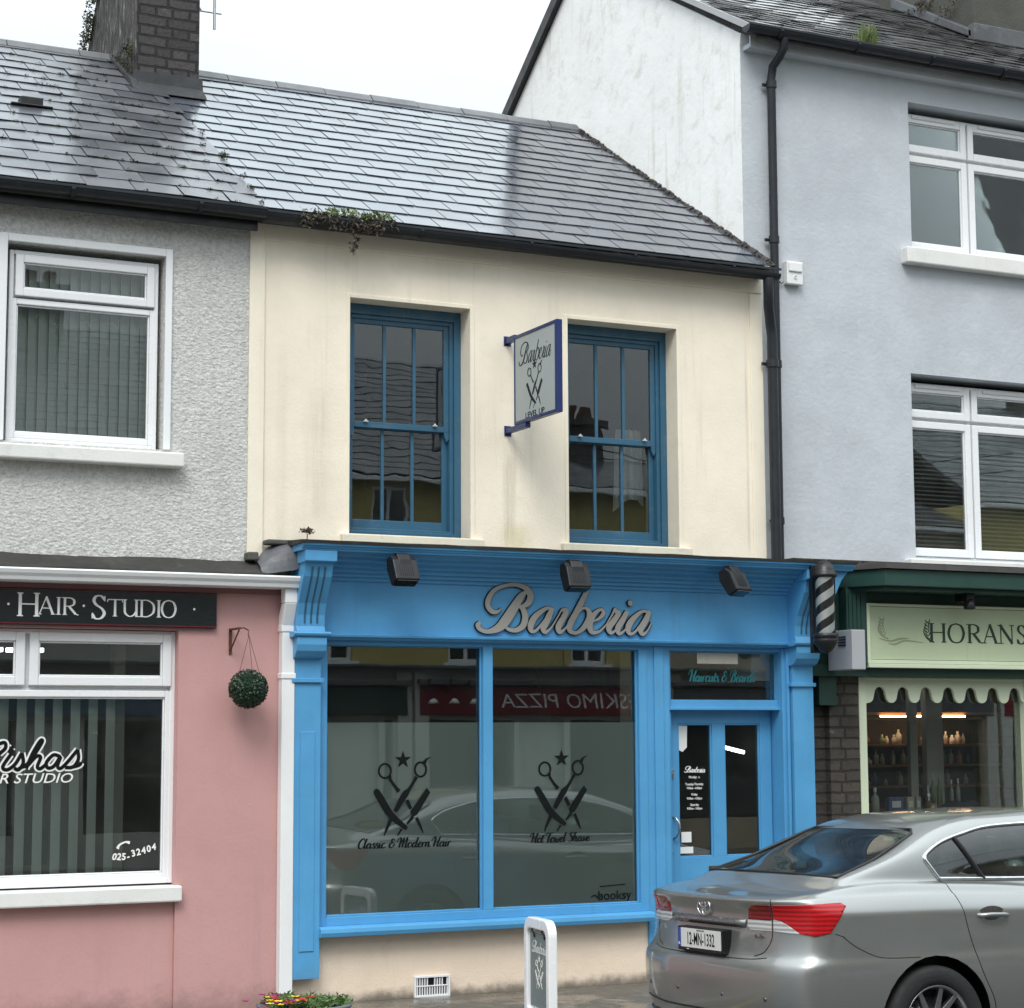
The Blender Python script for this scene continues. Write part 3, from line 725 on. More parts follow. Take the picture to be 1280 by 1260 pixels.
# ================================================================== pebbledashed house on the left
LW = (2.735, 3.84, 3.86, 5.235)
H = thing('pebbledash_house', 'light grey pebbledashed house with white plastic window and mossy slate roof', 'house', (1.5, 13.5, 0))
LW2 = (-.6, .9, 3.86, 5.235)
wall_grid(-3.5, 4.472, 2.9, 5.6, [LW, LW2], 13.5, 13.8).build('wall', 'pebbledash', H)
def upvc(parent, x0, x1, z0, z1, y, lights, fw=.055, cf=.055, glass='glass_upvc', pane_name='window_pane', vents=()):
    """white plastic window: outer frame, opening lights (x0,x1,z0,z1,is_casement)"""
    mb = MB(); mb.rect(x0, x1, z0, z1, y, y+.07, fw*.55)
    fr = mb.build('window_frame', 'upvc_white', parent, bevel=.005)
    for (a, b, c, d, cas) in lights:
        m = MB(); w = cf if cas else cf*.75; yy = y-.016 if cas else y+.004
        m.rect(a, b, c, d, yy, yy+.055, w); m.rect(a+w, b-w, c+w, d-w, yy+.014, yy+.05, .012)
        m.rect(a-.016, b+.016, c-.016, d+.016, y+.03, y+.068, .03)
        m.build('opening_light' if cas else 'fixed_light', 'upvc_white', fr, bevel=.006)
        g = MB(); g.box(a+w*.8, b-w*.8, yy+.026, yy+.03, c+w*.8, d-w*.8); g.build(pane_name, glass, fr)
    for (a, b, zc) in vents:
        m = MB(); m.box(a, b, y-.03, y-.012, zc-.012, zc+.014); m.box(a+.03, b-.03, y-.034, y-.03, zc-.004, zc+.004); m.build('trickle_vent', 'white_trim', fr, bevel=.004)
    return fr
for (x0, x1, z0, z1) in (LW, LW2):
    upvc(H, x0+.03, x1-.03, z0, z1-.04, 13.56, [(x0+.07, x1-.06, z1-.36, z1-.07, True), (x0+.045, x1-.045, z0+.03, z1-.375, False)])
    mb = MB(); mb.box(x0-.06, x0, 13.475, 13.505, z0, z1+.055); mb.box(x1, x1+.05, 13.475, 13.505, z0, z1+.055); mb.box(x0, x1, 13.475, 13.505, z1, z1+.055)
    mb.build('window_surround', 'upvc_white', H, bevel=.006)
    B('window_sill', 'sill_white', H, (x0-.12, x1+.13, 13.39, 13.56, z0-.13, z0-.028), bevel=.012)
    room(H, x0-.5, x1+.45, 3.4, 5.5, 13.81, 16, 'plaster_dim')
    mb = MB(); n = 14; ww = (x1-x0-.1)/n
    for i in range(n):
        xc = x0+.05+ww*(i+.5); s, c = math.sin(R(24+rr.uniform(-3, 3)))*ww*.58, math.cos(R(24))*ww*.58
        mb.prism([(xc-c, 13.70-s), (xc+c, 13.70+s), (xc+c, 13.703+s), (xc-c, 13.703-s)], 'Z', z0+.03, z1-.02)
    mb.build('vertical_blind', 'slat_grey', H)
# strings of stars hung inside the left window
st = thing('star_garland', 'string of white wire stars hanging inside the pebbledashed house window', 'garland', (3.2, 13.66, 4.85))
mb = MB()
fr = Frame((0, 13.655, 0), (1, 0, 0), (0, 0, 1), (0, -1, 0))
for cx, cz, r in ((2.98, 4.80, .05), (3.10, 4.83, .06), (3.12, 4.74, .05), (3.34, 4.78, .06), (3.52, 4.80, .085), (3.74, 4.80, .07), (2.92, 4.86, .05)):
    pp = [(cx+(r if i % 2 == 0 else r*.45)*math.cos(math.pi/2+i*math.pi/5+cx), cz+(r if i % 2 == 0 else r*.45)*math.sin(math.pi/2+i*math.pi/5+cx)) for i in range(11)]
    mb.tube([fr.P(a, b) for a, b in pp], .0022, 5); mb.tube([fr.P(cx, cz+r*.8), fr.P(cx+.01, 4.92), fr.P(cx, 5.1)], .001, 4)
mb.build('wire_stars', 'white_trim', st)
EY2, EZ2, RZ2 = 13.27, 5.607, 7.735
mb, P2, L2 = slates(-3.5, 4.50, EY2, EZ2, RY, RZ2, .24, .335, 11, jit=.9, sag=.012, jag=.10, gap=.008)
mb.build('roof', 'slate_worn', H)
mb = MB(); mb.prism([(EY2, EZ2-.03), (RY, RZ2-.03), (RY+3.4, EZ2-.03), (RY+3.4, EZ2-.09), (RY, RZ2-.1), (EY2+.02, EZ2-.09)], 'X', -3.5, 4.478)
mb.build('roof_deck', 'lead_dark', H)
ridge(H, -3.5, 4.25, RY, RZ2+.005, SL, 'ridge_clay', .62)
mb = MB()   # moss cushions along the slate edges
for i in range(150):
    k = rr.randrange(0, 16); x = 4.5-abs(rr.gauss(0, 1.0))*1.5
    if x < -1: continue
    c = P2(x, k*.24+.0, .022); rx = rr.uniform(.012, .045)
    clump(mb, (c[0], c[1]-.004, c[2]), (rx, .012, .012), int(10+rx*500), .012, rr)
for i in range(10): clump(mb, P2(4.49+rr.uniform(-.02, .02), rr.random()*2.5, .03), (.03, .03, .02), 30, .016, rr)
mb.build('moss', 'moss', H, kind='stuff')
gutter(H, -3.5, 4.50, 13.27, 5.592, .056, drop=-.0)
B('fascia_board', 'black_plastic', H, (-3.5, 4.47, 13.35, 13.375, 5.46, 5.58), (-3.5, 4.47, 13.375, 13.5, 5.52, 5.55))
# roof vent
mb = MB(); c = P2(3.17, 1.93, .03)
mb.box(c[0]-.085, c[0]+.085, c[1]-.02, c[1]+.12, c[2]-.02, c[2]+.055); mb.box(c[0]-.16, c[0]+.16, c[1]-.03, c[1]+.02, c[2]-.02, c[2]-.004)
mb.build('roof_vent', 'black_plastic', H, bevel=.008)
# chimney
CH = MB(); X0, X1, Y0, Y1 = 4.25, 4.80, 15.93, 17.2; nx = 1
CH.box(X0, X1, Y0, Y1, 6.9, 10.0); CH.prism([(17.205, 6.9), (18.0, 6.9), (18.0, 7.7), (17.205, 8.75)], 'X', X0+.01, X1-.01); c_ = CH
co = c_.build('chimney', ['chimney_brick', 'chimney_side'], H, bevel=.012)
for p in co.data.polygons:
    if p.normal.x < -.5: p.material_index = 1
B('chimney_cap', 'cement', co, (X0-.06, X1+.06, Y0-.06, Y1+.06, 10.0, 10.16), bevel=.02)
mb = MB()
for x in (4.35, 4.66): mb.lathe([(.10, 0), (.11, .05), (.09, .1), (.085, .4), (.105, .42), (.10, .48), (.07, .48)], (x, 16.4, 10.16), 16)
mb.build('chimney_pot', 'rust', co)
mb = MB()   # cement flaunching and apron round the base
zf = lambda y: EZ2+(y-EY2)*SL
mb.prism([(15.78, zf(15.78)+.025), (15.82, zf(15.82)+.045), (15.905, zf(15.9)+.07), (15.925, zf(15.93)+.16), (15.96, zf(15.93)+.13), (15.96, zf(15.9)-.02)], 'X', X0-.02, X1+.03)
mb.prism([(15.80, zf(15.80)+.02), (16.67, zf(16.67)+.03), (16.67, zf(16.67)+.07), (15.9, zf(15.9)+.09), (15.82, zf(15.82)+.04)], 'X', X0-.05, X0+.003)
mb.build('flashing', 'chimney_base', co, bevel=.012)
mb = MB()
for i in range(120):
    zz = 7.75+rr.random()*1.6; yy = max(17.0, 17.95-(zz-7.7)*.74)+rr.uniform(-.12, .2); clump(mb, (4.23, yy+ (zz-7.8)*-.02, zz), (.05, .06, .07), 22, .03, rr)
for i in range(40): clump(mb, (4.215, 15.94+rr.random()*.6, zf(16.1)+rr.random()*.35), (.025, .05, .05), 22, .018, rr)
mb.build('ivy', 'moss', co, kind='stuff')
A = thing('tv_aerial', 'thin metal television aerial bracketed to the brick chimney, against the sky', 'aerial', (4.8, 15.97, 8.1))
mb = MB(); mb.tube([(4.94, 15.97, 7.89), (4.94, 15.97, 9.2)], .0125, 8); mb.tube([(4.80, 15.97, 8.035), (5.0, 15.97, 8.035)], .008, 8); mb.tube([(4.68, 15.94, 8.2), (4.83, 15.97, 8.03)], .007, 8)
mb.build('mast', 'aluminium', A)
mb = MB(); mb.tube([(4.94, 15.6, 9.1), (4.94, 16.4, 9.1)], .01, 6)
for i in range(9): mb.tube([(4.74, 15.62+i*.09, 9.1), (5.14, 15.62+i*.09, 9.1)], .004, 6)
mb.build('antenna_rods', 'aluminium', A)

# ================================================================== pink hair studio below it
H = thing('pink_shop', 'dusty pink rendered shopfront with white window frames under the pebbledashed wall', 'shop', (2.5, 13.46, 0))
PW = (-.2, 3.965, .93, 2.60)
wall_grid(-3.5, 4.735, -.05, 2.93, [(PW[0], 3.965, -.05, 2.60)], 13.46, 13.75).build('wall', 'pink_render', H)
B('panel_below_window', 'pink_render', H, (PW[0], 3.965, 13.485, 13.7, -.05, .86), bevel=.004)
B('fascia_board', 'dark_pink_board', H, (-3.5, 4.70, 13.435, 13.46, 2.865, 2.935))
B('window_sill', 'sill_white', H, (PW[0]-.1, 4.0, 13.40, 13.6, .755, .862), bevel=.012)
f = upvc(H, -.2, 3.965, .875, 2.595, 13.535, [(1.0, 2.925, 2.215, 2.575, True), (2.955, 3.935, 2.215, 2.575, True), (-.18, .97, 2.215, 2.575, True), (1.6, 3.945, .90, 2.185, False), (-.17, 1.57, .90, 2.185, False)], .06, .062)
room(H, -.3, 4.6, 0, 2.8, 13.76, 17.2, 'plaster_dim')
mb = MB(); x = -.1
while x < 3.62:
    w = .036; s = .05*math.sin(R(38)); c = .05*math.cos(R(38))
    mb.prism([(x-c, 13.70-s), (x+c, 13.70+s), (x+c, 13.704+s), (x-c, 13.704-s)], 'Z', .93, 2.16); x += .122
mb.build('vertical_blind', 'slat_grey', H)
B('interior_post', 'plaster_dim', H, (3.60, 3.68, 13.78, 13.9, .1, 2.7))
B('mirror_unit', 'room_dark', H, (3.1, 3.58, 15.6, 15.65, .9, 2.0))
mb = MB(); prof_ = [(13.45, 2.985), (13.245, 2.985), (13.235, 2.975), (13.245, 2.95), (13.262, 2.93), (13.27, 2.905), (13.29, 2.9), (13.45, 2.9)]
mb.prism(prof_, 'X', -3.5, 4.775); mb.build('gutter', 'white_trim', H, bevel=.003)
mb = MB(); mb.box(4.685, 4.775, 13.30, 13.40, 2.80, 2.90); mb.prism([(13.30, 2.80), (13.40, 2.80), (13.455, 2.71), (13.455, 2.64), (13.37, 2.64)], 'X', 4.687, 4.773)
mb.box(4.69, 4.785, 13.375, 13.455, .10, 2.66); mb.box(4.683, 4.792, 13.368, 13.456, 2.27, 2.31); mb.box(4.683, 4.792, 13.368, 13.456, 2.60, 2.65)
mb.build('downpipe', 'white_trim', H, bevel=.006)
# lead sheet lapped over the pink shop roof
mb = MB(); n = 60; rows = [(13.515, 3.10), (13.46, 3.095), (13.38, 3.05), (13.30, 3.02), (13.262, 2.99), (13.27, 2.975)]
vs = []
for i in range(n+1):
    x = -3.5+(4.60+3.5)*i/n
    for k, (y, z) in enumerate(rows): vs.append((x, y, z+(.009*math.sin(x*5.1+k)+rr.uniform(-.006, .006) if 0 < k < 5 else rr.uniform(-.004, .008))))
m = len(rows); mb.add(vs, [(i*m+k, i*m+k+1, (i+1)*m+k+1, (i+1)*m+k) for i in range(n) for k in range(m-1)], True)
mb.build('lead_roofing', 'lead_dark', H)
mb = MB()   # folded lead at the corner
fold = [((4.52, 13.48, 3.10), (4.60, 13.46, 3.22), (4.72, 13.44, 3.24), (4.79, 13.42, 3.235)), ((4.50, 13.36, 3.07), (4.60, 13.33, 3.17), (4.70, 13.30, 3.21), (4.785, 13.30, 3.20)), ((4.50, 13.29, 3.03), (4.58, 13.27, 3.07), (4.68, 13.26, 3.10), (4.78, 13.27, 3.12)), ((4.49, 13.27, 3.0), (4.58, 13.25, 3.01), (4.68, 13.25, 3.02), (4.78, 13.26, 3.02))]
vs = [p for r_ in fold for p in r_]; mb.add(vs, [(r_*4+c, r_*4+c+1, r_*4+c+5, r_*4+c+4) for r_ in range(3) for c in range(3)], True)
o = mb.build('folded_lead', 'lead_sheet', H); s = o.modifiers.new('s', 'SUBSURF'); s.levels = s.render_levels = 1
for v in o.data.vertices: v.co += Vector((0, rr.uniform(-.012, .012), rr.uniform(-.012, .012)))
o.data.shade_flat()
B('slate_packing', 'cement', H, (4.44, 4.52, 13.40, 13.50, 3.10, 3.16), (4.57, 4.74, 13.36, 13.48, 3.215, 3.25), bevel=.01)
# sign board with its lettering
S = thing('hair_studio_sign', 'long glossy black sign board with white HAIR STUDIO lettering on the pink shop', 'shop sign', (3.0, 13.45, 2.73))
B('sign_board', 'black_sign', S, (.2, 4.225, 13.425, 13.46, 2.615, 2.862), bevel=.003)
B('sign_trim', 'maroon', S, (.2, 4.225, 13.420, 13.425, 2.622, 2.630), (.2, 4.225, 13.420, 13.425, 2.852, 2.856))
mb = MB(); fr = Frame((0, 13.425, 0), (1, 0, 0), (0, 0, 1), (0, -1, 0))
bz = 2.672
serif_text(mb, fr, [('H', 2.845, .145, .158, bz+.0), ('A', 2.985, .11, .118, bz+.015), ('I', 3.095, .05, .118, bz+.015), ('R', 3.145, .105, .118, bz+.015), ('.', 3.29, .1, .118, bz+.02),
    ('S', 3.335, .12, .160, bz-.008), ('T', 3.455, .10, .118, bz+.012), ('U', 3.555, .12, .118, bz+.012), ('D', 3.675, .11, .118, bz+.012), ('I', 3.785, .05, .118, bz+.012), ('O', 3.825, .11, .118, bz+.012), ('.', 2.785, .1, .118, bz+.02), ('.', 4.062, .1, .118, bz+.015)], .158, 0, .002, .135, .055)
mb.build('lettering', 'letter_white', S)
# lettering on the pink shop window
fr = Frame((0, 13.553, 0), (1, 0, 0), (0, 0, 1), (0, -1, 0))
NAME = [[(2.60, 1.64), (2.70, 1.78), (2.80, 1.835), (2.815, 1.80), (2.775, 1.76)], [(2.85, 1.755), (2.80, 1.675), (2.83, 1.655), (2.88, 1.69), (2.925, 1.765)], [(2.925, 1.765), (2.935, 1.70), (2.905, 1.655), (2.875, 1.665)], [(2.905, 1.66), (2.97, 1.70), (3.055, 1.83), (3.045, 1.845), (2.995, 1.76), (2.955, 1.66)],
        [(2.965, 1.68), (3.02, 1.74), (3.05, 1.735), (3.03, 1.675), (3.05, 1.66), (3.09, 1.69)], [(3.18, 1.74), (3.135, 1.75), (3.09, 1.70), (3.10, 1.665), (3.14, 1.675), (3.185, 1.74), (3.165, 1.68), (3.185, 1.66), (3.23, 1.70), (3.30, 1.785)], [(3.30, 1.785), (3.305, 1.72), (3.27, 1.67), (3.215, 1.665)], [(3.25, 1.665), (3.31, 1.68), (3.325, 1.70)], [(2.858, 1.80), (2.864, 1.806)]]
WS = thing('window_lettering', 'white outlined script name and HAIR STUDIO lettering on the pink shop window', 'lettering', (3.0, 13.553, 1.6))
mb = MB()
for s in NAME: ribbon(mb, fr, s, .048, 0, .0012, 6)
font_text(mb, fr, 'R STUDIO', .092, 3.02, 1.565, 1.2, .25, h1=.0012, bold=.0005)
mb.build('white_outline', 'letter_white', WS)
mb = MB()
for s in NAME: ribbon(mb, fr, s, .024, .0026, .0034, 6)
mb.build('black_script', 'letter_black', WS)
mb = MB(); digits = '025-32404'
for i, ch in enumerate(digits):
    a = R(14+ (i-4)*2.); x = 3.56+i*.035; z = 1.045+.002*abs(i-2.5)**1.6-(.012 if i < 4 else 0)+.003*i
    f2 = Frame((x, 13.553, z), (math.cos(R(-18+i*8)), 0, math.sin(R(-18+i*8))), (-math.sin(R(-18+i*8)), 0, math.cos(R(-18+i*8))), (0, -1, 0)) if i < 3 else Frame((x, 13.553, z), (math.cos(R(20-i*2)), 0, math.sin(R(20-i*2))), (-math.sin(R(20-i*2)), 0, math.cos(R(20-i*2))), (0, -1, 0))
    font_text(mb, f2, ch, .062, 0, 0, .95, h1=.0012, bold=.002)
ribbon(mb, fr, [(3.585, 1.115, .022), (3.60, 1.14, .014), (3.64, 1.158, .012), (3.67, 1.152, .022)], None, 0, .0012)
mb.build('phone_number', 'letter_white', WS)
for i, x in enumerate((3.0, 3.10, 3.20, 3.30)):
    tag(B('ceiling_light', 'tube_light', None, (x, x+.06, 14.9, 15.0, 2.50, 2.53)), 'one of the small bright lights glowing in a row behind the pink shop top window', 'light', 'row of lights behind the pink shop top window')
# topiary ball and bracket
T = thing('topiary_ball', 'round artificial boxwood ball hanging by thin wires on the pink wall', 'hanging plant', (4.41, 13.26, 2.20))
rr2 = random.Random(3); mb = MB(); Cc = Vector((4.405, 13.26, 2.195)); Rb = .128
mb.lathe([(Rb*.9*math.sin(math.pi*i/12)+1e-4, -Rb*.9*math.cos(math.pi*i/12)) for i in range(13)], Cc, 16)
for i in range(2600):
    d = Vector((rr2.gauss(0, 1), rr2.gauss(0, 1), rr2.gauss(0, 1))).normalized(); p = Cc+d*Rb*rr2.uniform(.9, 1.04)
    t1 = d.cross(Vector((rr2.gauss(0, 1), rr2.gauss(0, 1), rr2.gauss(0, 1)))).normalized(); t2 = (d*.7+t1.cross(d)).normalized(); s = rr2.uniform(.007, .013)
    mb.add([p-t1*s*.5, p+t2*s*.5-t1*s*.6, p+t2*s*1.5, p+t2*s*.5+t1*s*.6, p+t1*s*.5], [(0, 1, 2, 3, 4)])
mb.build('foliage', 'box_leaf', T)
mb = MB()
for dx, dy in ((-.07, 0), (.09, .02), (0, -.09)): mb.tube([(4.405, 13.26, 2.565), (4.405+dx, 13.26+dy, 2.29)], .0018, 5)
mb.tube([(4.405, 13.26, 2.6), (4.40, 13.262, 2.565), (4.405, 13.26, 2.555)], .003, 5)
mb.build('hanging_wire', 'rust', T)
T = thing('wall_bracket', 'small rusty iron wall bracket on the pink wall above the boxwood ball', 'bracket', (4.34, 13.46, 2.5))
mb = MB(); mb.box(4.325, 4.345, 13.45, 13.462, 2.44, 2.62); mb.box(4.325, 4.345, 13.24, 13.45, 2.605, 2.618); mb.tube([(4.335, 13.445, 2.47), (4.335, 13.26, 2.60)], .006, 6); mb.tube([(4.335, 13.25, 2.61), (4.37, 13.26, 2.615), (4.40, 13.26, 2.60)], .005, 6)
mb.build('bracket_arm', 'rust', T)

# ================================================================== tall grey house on the right
H = thing('grey_house', 'tall blue grey rendered house with whitewashed side gable, white windows and slate roof', 'house', (10.5, 13.72, 0))
G1 = (10.52, 12.06, 6.05, 7.355); G2 = (10.47, 11.99, 3.355, 4.945)
wall_grid(8.804, 16.0, 2.3, 7.66, [G1, G2, (13.4, 14.9, 6.05, 7.355), (13.4, 14.9, 3.355, 4.945)], 13.72, 14.0).build('wall', 'grey_render', H)
AY, AZ = 16.55, 9.40
mb = MB(); mb.prism([(13.724, 2.3), (18.95, 2.3), (18.95, 7.68), (17.65, 8.635), (AY, AZ), (13.70, 7.70), (13.724, 7.60)], 'X', 8.80, 9.02); mb.build('gable_wall', 'white_render', H)
mb = MB()
mb.prism([(13.50, 7.66), (AY, AZ+.04), (AY, AZ+.09), (13.50, 7.72)], 'X', 8.74, 8.83)
mb.build('verge_board', 'verge_grey', H)
mb = MB(); mb.prism([(AY, AZ-.02), (19.05, 7.56), (19.05, 7.70), (AY, AZ+.12)], 'X', 8.74, 8.84); mb.build('rear_verge', 'black_plastic', H)
ES = (AZ+.06-7.70)/(AY-13.48)
mb, P3, L3 = slates(8.76, 16.0, 13.48, 7.70, AY, AZ+.06, .185, .28, 21, jit=1.0, sag=.02)
mb.build('roof', 'slate_rough', H)
mb = MB(); mb.prism([(13.5, 7.66), (AY, AZ+.02), (19.0, 7.66), (19.0, 7.6), (AY, AZ-.06), (13.5, 7.60)], 'X', 8.82, 16.0); mb.build('roof_deck', 'lead_dark', H)
ridge(H, 8.8, 12.3, AY, AZ+.075, ES, 'slate_rough', .45)
gutter(H, 8.72, 16.0, 13.49, 7.69, .062, drop=-.0, brk=.78)
B('soffit', 'grey_render', H, (8.83, 16.0, 13.60, 13.72, 7.56, 7.60), (8.83, 16, 13.60, 13.62, 7.60, 7.68))
pipe(H, [(9.09, 13.49, 7.64), (9.09, 13.5, 7.55), (9.08, 13.55, 7.49), (9.065, 13.63, 7.43), (9.06, 13.65, 7.33), (9.055, 13.65, 5.0), (9.05, 13.65, 3.24)], .036, collars=[(9.06, 13.65, 7.28), (9.056, 13.65, 5.95), (9.055, 13.65, 4.9), (9.05, 13.65, 3.6)])
mb = MB(); z = 7.3; pts = []
while z > 5.66: pts.append((9.115+.004*math.sin(z*9), 13.705, z)); z -= .12
pts += [(9.118, 13.705, 5.66), (9.13, 13.70, 5.61), (9.15, 13.70, 5.60), (9.17, 13.70, 5.61)]
mb.tube(pts, .005, 6)
for q in pts[::3]: mb.box(q[0]-.008, q[0]+.008, 13.69, 13.715, q[2]-.006, q[2]+.006)
mb.build('alarm_cable', 'black_plastic', H)
for (x0, x1, z0, z1), tv in ((G1, 1), (G2, 0), ((13.4, 14.9, 6.05, 7.355), 1), ((13.4, 14.9, 3.355, 4.945), 0)):
    xm = x0+.70 if x0 > 13 else x0+.735; zt = z1-(.40 if tv else .355)
    upvc(H, x0, x1, z0, z1-.05, 13.86, [(x0+.02, xm-.01, zt, z1-.07, True), (xm+.01, x1-.02, zt, z1-.07, True), (x0+.02, xm-.01, z0+.03, zt-.03, True), (xm+.01, x1-.02, z0+.03, zt-.03, True)], .05, .062, vents=[(x0+.13, xm-.13, z1-.085), (xm+.13, x1-.13, z1-.085)])
    B('window_sill', 'sill_white', H, (x0-.12, x1+.12, 13.62, 13.87, z0-.155 if tv else z0-.10, z0-.015), bevel=.012)
    room(H, x0-.4, x1+.4, z0-.4, z1+.2, 14.0, 16, 'plaster_dim')
    mb = MB()
    if tv:
        mb.box(x0+.02, x1-.02, 13.96, 13.965, z0, z1-.10)
        mb.build('roller_blind', 'pane_blind', H)
    else:
        z = z0+.06
        while z < z1-.1: mb.prism([(13.955, z), (13.985, z+.016), (13.985, z+.018), (13.955, z+.002)], 'X', x0+.02, x1-.02); z += .0365
        for xx in (x0+.3, x0+1.1): mb.tube([(xx, 13.97, z0), (xx, 13.97, z1)], .002, 4)
        mb.build('venetian_blind', 'slat_dark', H)
# weed in the grey gutter
T = thing('gutter_grass', 'tuft of grass growing in the gutter of the tall grey house', 'weeds', (9.97, 13.5, 7.7))
mb = MB()
for i in range(60):
    x = 9.93+rr.gauss(0, .045); h = rr.uniform(.10, .28); lx = rr.uniform(-.05, .05)
    mb.add([(x-.003, 13.5, 7.66), (x+.003, 13.5, 7.66), (x+lx*.6+.002, 13.49+rr.uniform(-.03, .03), 7.66+h*.7), (x+lx, 13.5, 7.66+h)], [(0, 1, 2, 3)])
for i in range(12): clump(mb, (9.93+rr.gauss(0, .06), 13.5, 7.72+rr.random()*.1), (.03, .03, .05), 12, .016, rr)
mb.build('grass_blades', 'grass_weed', T)
# big rough chimney on the grey roof
zr = lambda y: 7.70+(y-13.48)*ES
mb = MB(); mb.box(12.62, 13.75, 15.35, 17.4, 8.3, 10.5); c2 = mb.build('chimney', 'cement', H, bevel=.02)
B('chimney_cap', 'cement', c2, (12.55, 13.82, 15.28, 17.47, 10.5, 10.62), bevel=.02)
for yy in (15.8, 16.4, 17.0):
    mb = MB(); mb.lathe([(.11, 0), (.12, .05), (.095, .1), (.09, .4), (.11, .42), (.10, .48), (.07, .48)], (13.18, yy, 10.62), 16); mb.build('chimney_pot', 'rust', c2)
mb = MB(); mb.prism([(15.30, zr(15.3)+.02), (16.6, zr(16.6)+.02), (16.6, zr(16.6)+.14), (15.30, zr(15.3)+.10)], 'X', 12.54, 12.622); mb.box(12.54, 13.95, 15.25, 15.352, zr(15.3)-.02, zr(15.3)+.16)
mb.build('flashing', 'lead_sheet', c2, bevel=.01)
mb = MB()
for i in range(26): clump(mb, (12.5+rr.random()*.08, 15.4+rr.random()*1.2, zr(15.9)+.05+rr.random()*.3), (.05, .09, .05), 24, .03, rr)
mb.build('moss', 'dead_moss', c2, kind='stuff')
# alarm junction box on the grey wall
T = thing('alarm_box', 'small white alarm box on the grey wall beside the black downpipe', 'alarm box', (9.26, 13.72, 5.7))
mb = MB(); mb.box(9.185, 9.345, 13.66, 13.72, 5.595, 5.79); mb.box(9.20, 9.33, 13.645, 13.66, 5.70, 5.78); mb.lathe([(.012, 0), (.012, .01), (.0, .01)], (9.265, 13.648, 5.655), 10, 'Y')
mb.build('box_cover', 'white_box', T, bevel=.01)

# ================================================================== green shop on the right
H = thing('green_shop', 'green painted shopfront with scalloped window top and brown brick pier', 'shop', (11, 13.5, 0))
wall_grid(9.16, 16.0, -.05, 3.3, [(9.74, 11.46, 1.08, 2.40), (11.54, 13.6, 1.08, 2.40), (13.9, 15.1, .0, 2.40)], 13.62, 13.9).build('wall', 'brown_brick', H)
B('brick_pier', 'brown_brick', H, (9.43, 9.72, 13.55, 13.62, -.05, 2.40), bevel=.004)
B('green_panel', 'dark_green', H, (9.30, 9.47, 13.50, 13.62, 2.10, 2.42), (9.16, 16, 13.45, 13.62, 2.335, 2.43), (9.50, 9.70, 13.38, 13.62, 2.43, 3.05), (9.26, 9.50, 13.48, 13.62, 2.43, 3.05), (9.70, 16.0, 13.46, 13.62, 2.93, 3.05), bevel=.004)
mb = MB()
for x in (9.52, 9.56, 9.60, 9.64): mb.box(x, x+.03, 13.372, 13.38, 2.5, 3.0)
mb.build('reeding', 'dark_green', H)
mb = MB(); mb.prism([(9.43, 13.55), (9.66, 13.06), (16, 13.06), (16, 13.60), (9.43, 13.60)], 'Z', 3.05, 3.185); mb.prism([(9.47, 13.55), (9.69, 13.12), (16, 13.12), (16, 13.60), (9.47, 13.60)], 'Z', 3.02, 3.05)
mb.build('canopy', 'dark_green', H, bevel=.006)
mb = MB(); a = [(9.40, 13.56, 3.187), (9.645, 13.03, 3.187), (16, 13.03, 3.187), (16, 13.7, 3.187)]; b = [(9.45, 13.56, 3.25), (9.66, 13.05, 3.235), (16, 13.05, 3.235), (16, 13.7, 3.27)]
mb.add(a+b, [(0, 3, 2, 1), (4, 5, 6, 7), (0, 1, 5, 4), (1, 2, 6, 5), (2, 3, 7, 6), (3, 0, 4, 7)]); mb.build('lead_capping', 'lead_dark', H)
mb = MB(); mb.rect(9.73, 11.53, 1.0, 2.335, 13.56, 13.66, .075, .08, .02); mb.rect(11.53, 13.66, 1.0, 2.335, 13.56, 13.66, .075, .08, .02)
mb.build('window_frame', 'pale_green_frame', H, bevel=.005)
for xa, n in ((9.805, 7), (11.605, 8)):
    w = .2345; poly = [(xa, 2.335), (xa, 2.118)]
    for i in range(n):
        x = xa+.03+w*i if i else xa+.03
        for k in range(0, 25):
            t = k/24; xx = xa+.03+w*(i+t); r_ = .25; d_ = abs(t-.5); h_ = (r_*r_-min(d_, r_)**2)**.5 if d_ <= r_ else -(max(0, r_*r_-(.5-d_)**2))**.5; poly.append((xx, 2.19+w*1.12*h_))
    xe = xa+.03+w*n; poly += [(xe+.03, 2.112), (xe+.03, 2.335)]
    mb = MB()
    for (p, q) in zip(poly[1:-1], poly[2:-1]):
        if q[0]-p[0] > 1e-5: mb.add([(p[0], 13.575, p[1]), (q[0], 13.575, q[1]), (q[0], 13.575, 2.335), (p[0], 13.575, 2.335), (p[0], 13.60, p[1]), (q[0], 13.60, q[1]), (q[0], 13.60, 2.335), (p[0], 13.60, 2.335)], [(0, 1, 2, 3), (7, 6, 5, 4), (0, 4, 5, 1)])
    mb.build('scalloped_valance', 'pale_green_frame', H, weld=True)
B('window_pane', 'glass_shop', H, (9.79, 11.47, 13.63, 13.636, 1.06, 2.34)); B('window_pane', 'glass_shop', H, (11.59, 13.6, 13.63, 13.636, 1.06, 2.34))
B('door_leaf', 'dark_green', H, (13.9, 15.1, 13.7, 13.75, .0, 2.4))
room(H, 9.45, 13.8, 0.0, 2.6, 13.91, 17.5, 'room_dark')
B('window_display_board', 'brown_wood', H, (9.76, 13.5, 13.66, 14.15, 1.04, 1.075))
B('reflection_panel', 'pale_render', H, (11.02, 11.10, 14.6, 14.65, 1.08, 2.55), (11.20, 11.30, 14.6, 14.65, 1.08, 2.55), (11.30, 11.5, 14.75, 14.80, 1.08, 2.55))  # pale panels added inside in place of a reflection in the glass
